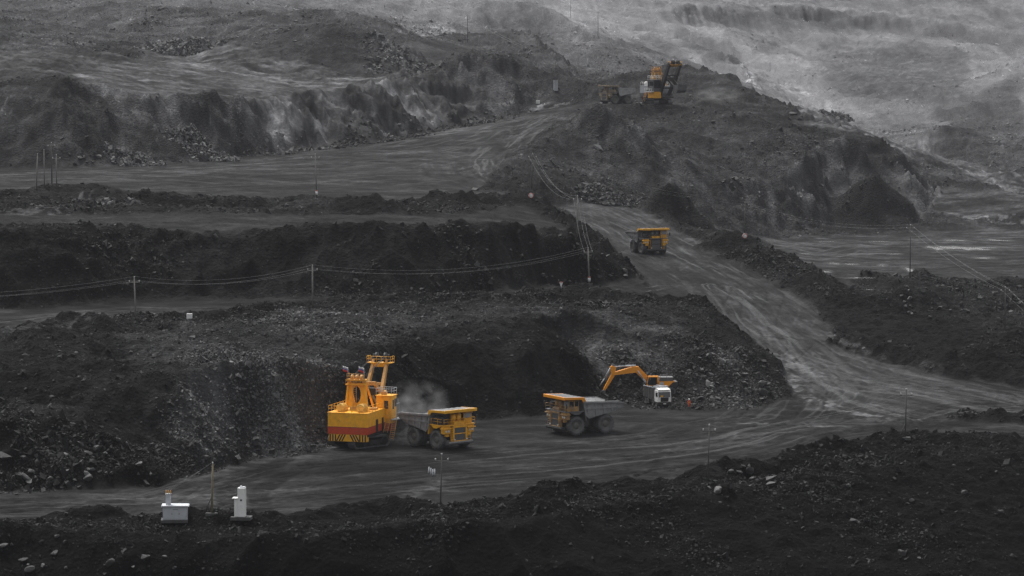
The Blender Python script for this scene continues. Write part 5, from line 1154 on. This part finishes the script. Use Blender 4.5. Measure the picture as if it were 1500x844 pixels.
# ------------------------------------------------------------------ white electrical cabinets
kx, ky = PLACES['kiosk']; K = thing('substation_kiosk', 'pale grey substation box with square chimney tower and insulators on its roof', 'substation', (kx, ky, ground(kx, ky) - .1), .06)
b = MB(); b.box((-1.62, -1.0, .1), (1.62, 1.0, 1.85)); bo = b.build('housing', M['lightgrey'], K)
d = MB()
for x in (-1.5, -.5, .55): d.box((x, -1.03, .25), (x + .95, -1.0, 1.7), bev=.01)
d.build('door', M['lightgrey'], bo)
d = MB(); d.box((-.45, -1.05, .8), (-.38, -1.03, 1.0), bev=.005); d.box((.5, -1.05, .8), (.57, -1.03, 1.0), bev=.005); d.box((-.3, -1.045, 1.45), (.4, -1.03, 1.5), bev=.005); d.build('handle', M['dark'], bo)
r = MB(); r.prism([(-1.85, 1.86), (1.85, 1.86), (1.75, 1.98), (-1.75, 2.02)], -1.2, 1.2); r.build('roof', M['cabinet'], K)
t = MB(); t.box((-1.25, -.35, 2.0), (-.6, .35, 3.4)); t.box((-1.32, -.42, 3.4), (-.53, .42, 3.5)); t.build('cable_tower', M['lightgrey'], K)
i_ = MB()
for x in (-1.2, -.92, -.64): i_.lathe([(3.5, .05), (3.6, .13), (3.68, .07), (3.76, .13), (3.86, .06), (3.95, .03), (3.96, .001)], (x, 0, 0), 'z', 10)
i_.build('insulator', M['tan'], K)
s_ = MB(); s_.box((-1.9, -1.3, -.3), (1.7, 1.2, .1)); s_.build('skid', M['conc'], K)
kx, ky = PLACES['cabinet']; K2 = thing('switch_cabinet', 'tall narrow white switch cabinet with a lower box on its left side', 'switch cabinet', (kx, ky, ground(kx, ky) - .1), -.1)
b = MB(); b.box((-.25, -.55, .15), (.72, .55, 4.0)); b.build('tall_housing', M['white'], K2)
b = MB(); b.box((-.72, -.5, .15), (-.253, .5, 2.55)); lo_ = b.build('low_housing', M['white'], K2)
b = MB(); b.box((-1.0, -.65, 2.56), (-.26, .65, 2.66)); b.build('lid', M['white'], lo_)
b = MB(); b.lathe([(3.98, .2), (4.1, .26), (4.2, .16), (4.28, .001)], (.15, 0, 0), 'z', 12); b.box((.3, -.4, 4.0), (.65, .4, 4.12)); b.build('bushing', M['cabinet'], K2)
b = MB(); b.box((-.05, -.565, 1.4), (.5, -.552, 1.75), bev=.003); b.build('notice', M['flagwhite'], K2)
b = MB(); b.prism([(.12, 2.25), (.30, 2.25), (.36, 2.5), (.06, 2.5)], -.566, -.553); b.build('badge', M['dark'], K2)
b = MB(); b.box((-1.2, -.9, -.3), (1.5, .9, .15)); b.build('plinth', M['conc'], K2)
K3 = on(814, 133); K3o = thing('switch_cabinet', 'distant grey switch cabinet standing alone left of the far truck', 'switch cabinet', (K3.x, K3.y, K3.z - .1), .2)
b = MB(); b.box((-.7, -.6, 0), (.7, .6, 3.6)); b.build('housing', M['lightgrey'], K3o); b = MB(); b.box((-.85, -.75, 3.6), (.85, .75, 3.72)); b.build('lid', M['lightgrey'], K3o)
b = MB(); b.box((-1.1, -.9, -.3), (1.1, .9, .1)); b.build('plinth', M['conc'], K3o)
# ------------------------------------------------------------------ power poles and conductors
POLES = {}
def pole(key, px, top, base, m, label, arm=True, r=.13, tilt=0.0, sign=None, foot=False, hmax=None):
    p = on(px, base); h = (base - top) / F * p.y
    P = thing('power_pole', label, 'power pole', p, 0, 'power poles of the pit')
    tp = Vector((tilt * h, 0, h))
    b = MB(); b.tube((0, 0, -.6), tp, r * 1.15, 10, r * .8); b.build('mast', M[m], P)
    ends = []
    i_ = MB()
    if arm:
        a = MB(); a.box((-.95, -.06, -.06), (.95, .06, .06), Matrix.Translation(tp - Vector((0, 0, .75)))); a.build('crossarm', M[m], P)
        for x in (-.85, .85): ends.append(tp + Vector((x, 0, -.42)))
    ends.append(tp + Vector((0, 0, .28)))
    for e in ends: i_.lathe([(-.3, .03), (-.22, .03), (-.18, .12), (-.1, .07), (-.05, .12), (.02, .05), (.03, .001)], e, 'z', 10)
    i_.build('insulator', M['insul'], P)
    if sign == 'round':
        s_ = MB(); s_.lathe([(-.42, .001), (-.40, .52), (-.3, .6), (.0, .62), (.02, .001)], (0, -r - .1, .55), 'y', 18); s_.build('warning_marker', M['flagwhite'], P)
        s_ = MB(); s_.lathe([(-.44, .47), (-.43, .6), (-.40, .62), (-.40, .47)], (0, -r - .1, .55), 'y', 18); s_.build('marker_ring', M['signred'], P)
    if sign == 'band':
        s_ = MB(); s_.tube((0, 0, .5), (0, 0, 1.3), r * 1.7, 12); s_.build('white_band', M['flagwhite'], P); s_ = MB(); s_.tube((0, 0, 1.3), (0, 0, 1.5), r * 1.7, 12); s_.build('red_band', M['signred'], P)
    if foot: f = MB(); f.box((-.8, -.5, -.4), (.8, .5, .08)); f.tube((-.9, 0, .1), (0, 0, 2.2), .08, 6); f.build('footing', M['conc'], P)
    POLES[key] = [p + e for e in ends]
pole('k', 310, 679, 752, 'wood', 'tan timber pole with a single top insulator between the two white cabinets', arm=False, r=.15, tilt=.03, foot=True)
pole('f', 645, 666, 742, 'darkwood', 'dark pole with crossarm in front of the loaded truck, near edge of the pit floor', tilt=.03, r=.1)
pole('g', 1037, 623, 703, 'darkwood', 'thin dark pole at the near edge of the floor beside grey boulders', r=.1, tilt=.02)
pole('h', 1326, 571, 641, 'darkwood', 'dark pole on a concrete foot at the top of the near bank, right side', r=.11, tilt=.015, foot=True)
pole('m', 863, 364, 416, 'greywood', 'pale pole with red and white band at the junction of ramp and middle road', sign='band', r=.17, tilt=-.03, foot=True)
pole('n', 846, 288, 346, 'greywood', 'slender pole on the end of the middle bench between two longer spans', r=.12)
pole('o', 778, 226, 290, 'darkwood', 'dark pole with white marker ball at its foot where the upper bench meets the ramp', sign='round', r=.14, tilt=.03)
pole('p', 1091, 297, 349, 'darkwood', 'dark pole with white round marker behind the ramp spoil heaps', sign='round', r=.13)
pole('q', 1333, 330, 408, 'darkwood', 'tall dark pole on the heap in front of the puddles', r=.13)
pole('r', 1472, 421, 483, 'darkwood', 'dark pole at the right edge below the sloping wires', r=.11)
pole('s', 458, 390, 449, 'greywood', 'pale pole on the middle road standing alone below the dark wall', r=.15)
pole('t', 199, 407, 467, 'greywood', 'grey slightly leaning pole on the middle road at the left', r=.14, tilt=-.03)
pole('u', 464, 227, 289, 'greywood', 'pale leaning pole on the rubble heap of the upper bench', r=.14, tilt=-.03, sign='band')
pole('v', 53, 227, 277, 'greywood', 'leftmost and palest pole of the cluster at the left edge', r=.15, tilt=.05, arm=False)
pole('w', 65, 221, 273, 'greywood', 'second pole of the left cluster, slim and upright', r=.12, arm=False)
pole('x', 76, 210, 270, 'darkwood', 'tallest and darkest pole of the left cluster', r=.15)
pole('y', 83, 228, 273, 'greywood', 'shortest right hand pole of the left cluster with crossarm', r=.14)
pole('z', 685, 21, 62, 'greywood', 'far pale pole on the terrace above the upper cliff', r=.17)
pole('aa', 573, 24, 48, 'greywood', 'faint far pole high on the hillside near the top edge', r=.12)
pole('bb', 836, -8, 26, 'greywood', 'very faint far pole on the hazy slope at the top centre', r=.15)
pole('cc', 876, 17, 54, 'greywood', 'faint far pole above the rounded hump behind the far shovel', r=.13)
pole('dd', 935 - 123, 92, 118, 'greywood', 'thin far pole just behind the distant grey switch cabinet', r=.16)
def span(a, b, sag, label, cat_group, n=3, r=.026):
    A, B = (POLES[a] if isinstance(a, str) else a), (POLES[b] if isinstance(b, str) else b)
    for k in range(n):
        p, q = A[min(k, len(A) - 1)], B[min(k, len(B) - 1)]; b_ = MB(); pts = []
        if len(A) == 1: p = p + Vector((0, 0, -.3 * k))
        for i in range(25):
            t_ = i / 24; c = p.lerp(q, t_); c.z -= sag * 4 * t_ * (1 - t_); pts.append(c)
        b_.path(pts, r, 5); o = b_.build('power_line', M['wire']); tag(o, label, 'power line', cat_group)
def at(px, py, d):                                            # a wire's far end outside the picture
    u, w_ = ray(px, py); return [Vector((u * d + x, d, HC + w_ * d + z)) for x, z in ((-.85, -.7), (.85, -.7), (0, 0))]
span('t', 's', 1.6, 'sagging wires between the two pale poles on the middle road', 'wires between the middle road poles', r=.022)
span('s', 'm', 2.6, 'long sagging wires from the lone middle road pole to the ramp junction pole', 'wires to the ramp junction', r=.022)
span(at(-160, 432, 590), 't', 1.0, 'wires running out of the picture left from the leaning middle road pole', 'wires leaving left', r=.02)
span('m', 'n', 1.6, 'steep bundle of wires from the junction pole up to the bench end', 'wires up to the bench end', r=.026)
span('n', 'o', 2.8, 'wires curving from the bench end pole up to the pole with the white ball', 'wires to the white ball pole', r=.024)
span('o', 'p', 1.8, 'wires crossing from the white ball pole over the spoil to the pole behind the ramp', 'wires over the spoil', r=.02)
span('p', 'q', 2.2, 'wires from the pole behind the ramp across to the tall pole by the puddles', 'wires above the puddle flat', r=.02)
span('q', 'r', 1.0, 'wires sloping down right from the tall pole by the puddles', 'wires sloping down right', r=.024)
span('r', at(1620, 540, 640), .8, 'wires leaving the picture at the right edge', 'wires leaving right', r=.024)
span('h', at(1190, 606, 545), .4, 'faint wires dropping left from the pole on the near bank', 'wires left of the near bank pole', n=2, r=.016)
span('z', at(770, 68, 1280), .8, 'faint wires from the far terrace pole down towards the cliff end', 'wires from the terrace pole', n=2, r=.04)
kw = Matrix.Translation(K.location) @ Matrix.Rotation(.06, 4, 'Z')
span([kw @ Vector((x, 0, 3.97)) for x in (-1.2, -.92, -.64)], 'k', .12, 'wires from the substation tower up to the tan timber pole', 'wires of the substation', n=3, r=.02)
# ------------------------------------------------------------------ small markers
p = on(822, 424); s_ = thing('marker_sign', 'small white pennant sign with red edge beside the middle road', 'sign', p)
b = MB(); b.tube((0, 0, -.3), (0, 0, 1.0), .04, 6); b.build('post', M['lightgrey'], s_); b = MB(); b.prism([(-.38, 1.45), (.38, 1.45), (0, .4)], -.03, .03); pn = b.build('board', M['flagwhite'], s_); b = MB(); b.box((-.36, -.045, 1.36), (.36, -.031, 1.5), bev=.003); b.build('edge', M['signred'], pn)
p = on(278, 468); s_ = thing('cable_box', 'small white cable box on the middle road beside the windrow', 'cable box', p)
b = MB(); b.box((-.55, -.3, .15), (.45, .3, 1.05)); b.build('housing', M['white'], s_); b = MB(); b.box((-.65, -.35, -.2), (1.5, .35, .15)); b.box((.9, -.3, .15), (1.3, .3, .45)); b.build('base', M['conc'], s_)
for k, (px, py) in enumerate(((627.5, 693), (630.5, 694.5), (633.5, 696.5), (636.5, 696))):
    p = on(px, py); b = MB(); b.tube((0, 0, -.2), (.10 - .03 * k, 0, .85), .12, 10, .10); b.tube((.10 - .03 * k, 0, .85), (.11 - .03 * k, 0, .95), .10, 10, .03)
    o = b.build('marker_post', M['cabinet']); o.location = p; tag(o, 'short white post, one of four leaning together on a dark heap near the dark pole', 'post', 'four short white posts')
p = on(788, 152); o = MB().box((-.7, -.5, 0), (.7, .5, 1.2)).build('tarp_crate', M['white']); o.location = p; tag(o, 'small white crate at the foot of the upper cliff end', 'crate')
# ------------------------------------------------------------------ dust hanging in the air
def dust(name, c, s, dens, seed, col=(.75, .75, .76)):
    me = bpy.data.meshes.new(name); import bmesh
    bm = bmesh.new(); bmesh.ops.create_icosphere(bm, subdivisions=3, radius=1); bm.to_mesh(me); bm.free()
    o = bpy.data.objects.new(name, me); COL.objects.link(o); o.location = c; o.scale = s; o['kind'] = 'stuff'
    m = bpy.data.materials.new(name + '_air'); m.use_nodes = True; nt = m.node_tree; nt.nodes.clear()
    ou = nt.nodes.new('ShaderNodeOutputMaterial'); pv = nt.nodes.new('ShaderNodeVolumePrincipled'); tc = nt.nodes.new('ShaderNodeTexCoord')
    pv.inputs['Color'].default_value = (*col, 1)
    n = nt.nodes.new('ShaderNodeTexNoise'); n.inputs['Scale'].default_value = 2.6; n.inputs['Detail'].default_value = 6; n.noise_dimensions = '4D'; n.inputs['W'].default_value = seed
    nt.links.new(tc.outputs['Object'], n.inputs['Vector'])
    ln = nt.nodes.new('ShaderNodeVectorMath'); ln.operation = 'LENGTH'; nt.links.new(tc.outputs['Object'], ln.inputs[0])
    f = nt.nodes.new('ShaderNodeMapRange'); f.inputs[1].default_value = 1; f.inputs[2].default_value = .15; nt.links.new(ln.outputs['Value'], f.inputs[0])
    r = nt.nodes.new('ShaderNodeMapRange'); r.inputs[1].default_value = .44; r.inputs[2].default_value = .7; nt.links.new(n.outputs['Fac'], r.inputs[0])
    a = nt.nodes.new('ShaderNodeMath'); a.operation = 'MULTIPLY'; nt.links.new(f.outputs[0], a.inputs[0]); nt.links.new(r.outputs[0], a.inputs[1])
    b = nt.nodes.new('ShaderNodeMath'); b.operation = 'MULTIPLY'; b.inputs[1].default_value = dens; nt.links.new(a.outputs[0], b.inputs[0])
    nt.links.new(b.outputs[0], pv.inputs['Density']); nt.links.new(pv.outputs[0], ou.inputs['Volume']); o.data.materials.append(m)
    return o
xa, ya = PLACES['truck_a']
dust('loading_dust', (xa - 3.6, ya + 4.0, 5.8), (6.4, 4.2, 4.8), .26, 5.3)
dust('ground_dust', (xa - 5.4, ya + 2.0, 1.6), (3.4, 3.0, 2.2), .2, 7.7)
p = on(1052, 150); dust('ridge_dust', p + Vector((0, 0, 2.0)), (11, 8, 4.0), .10, 1.3)
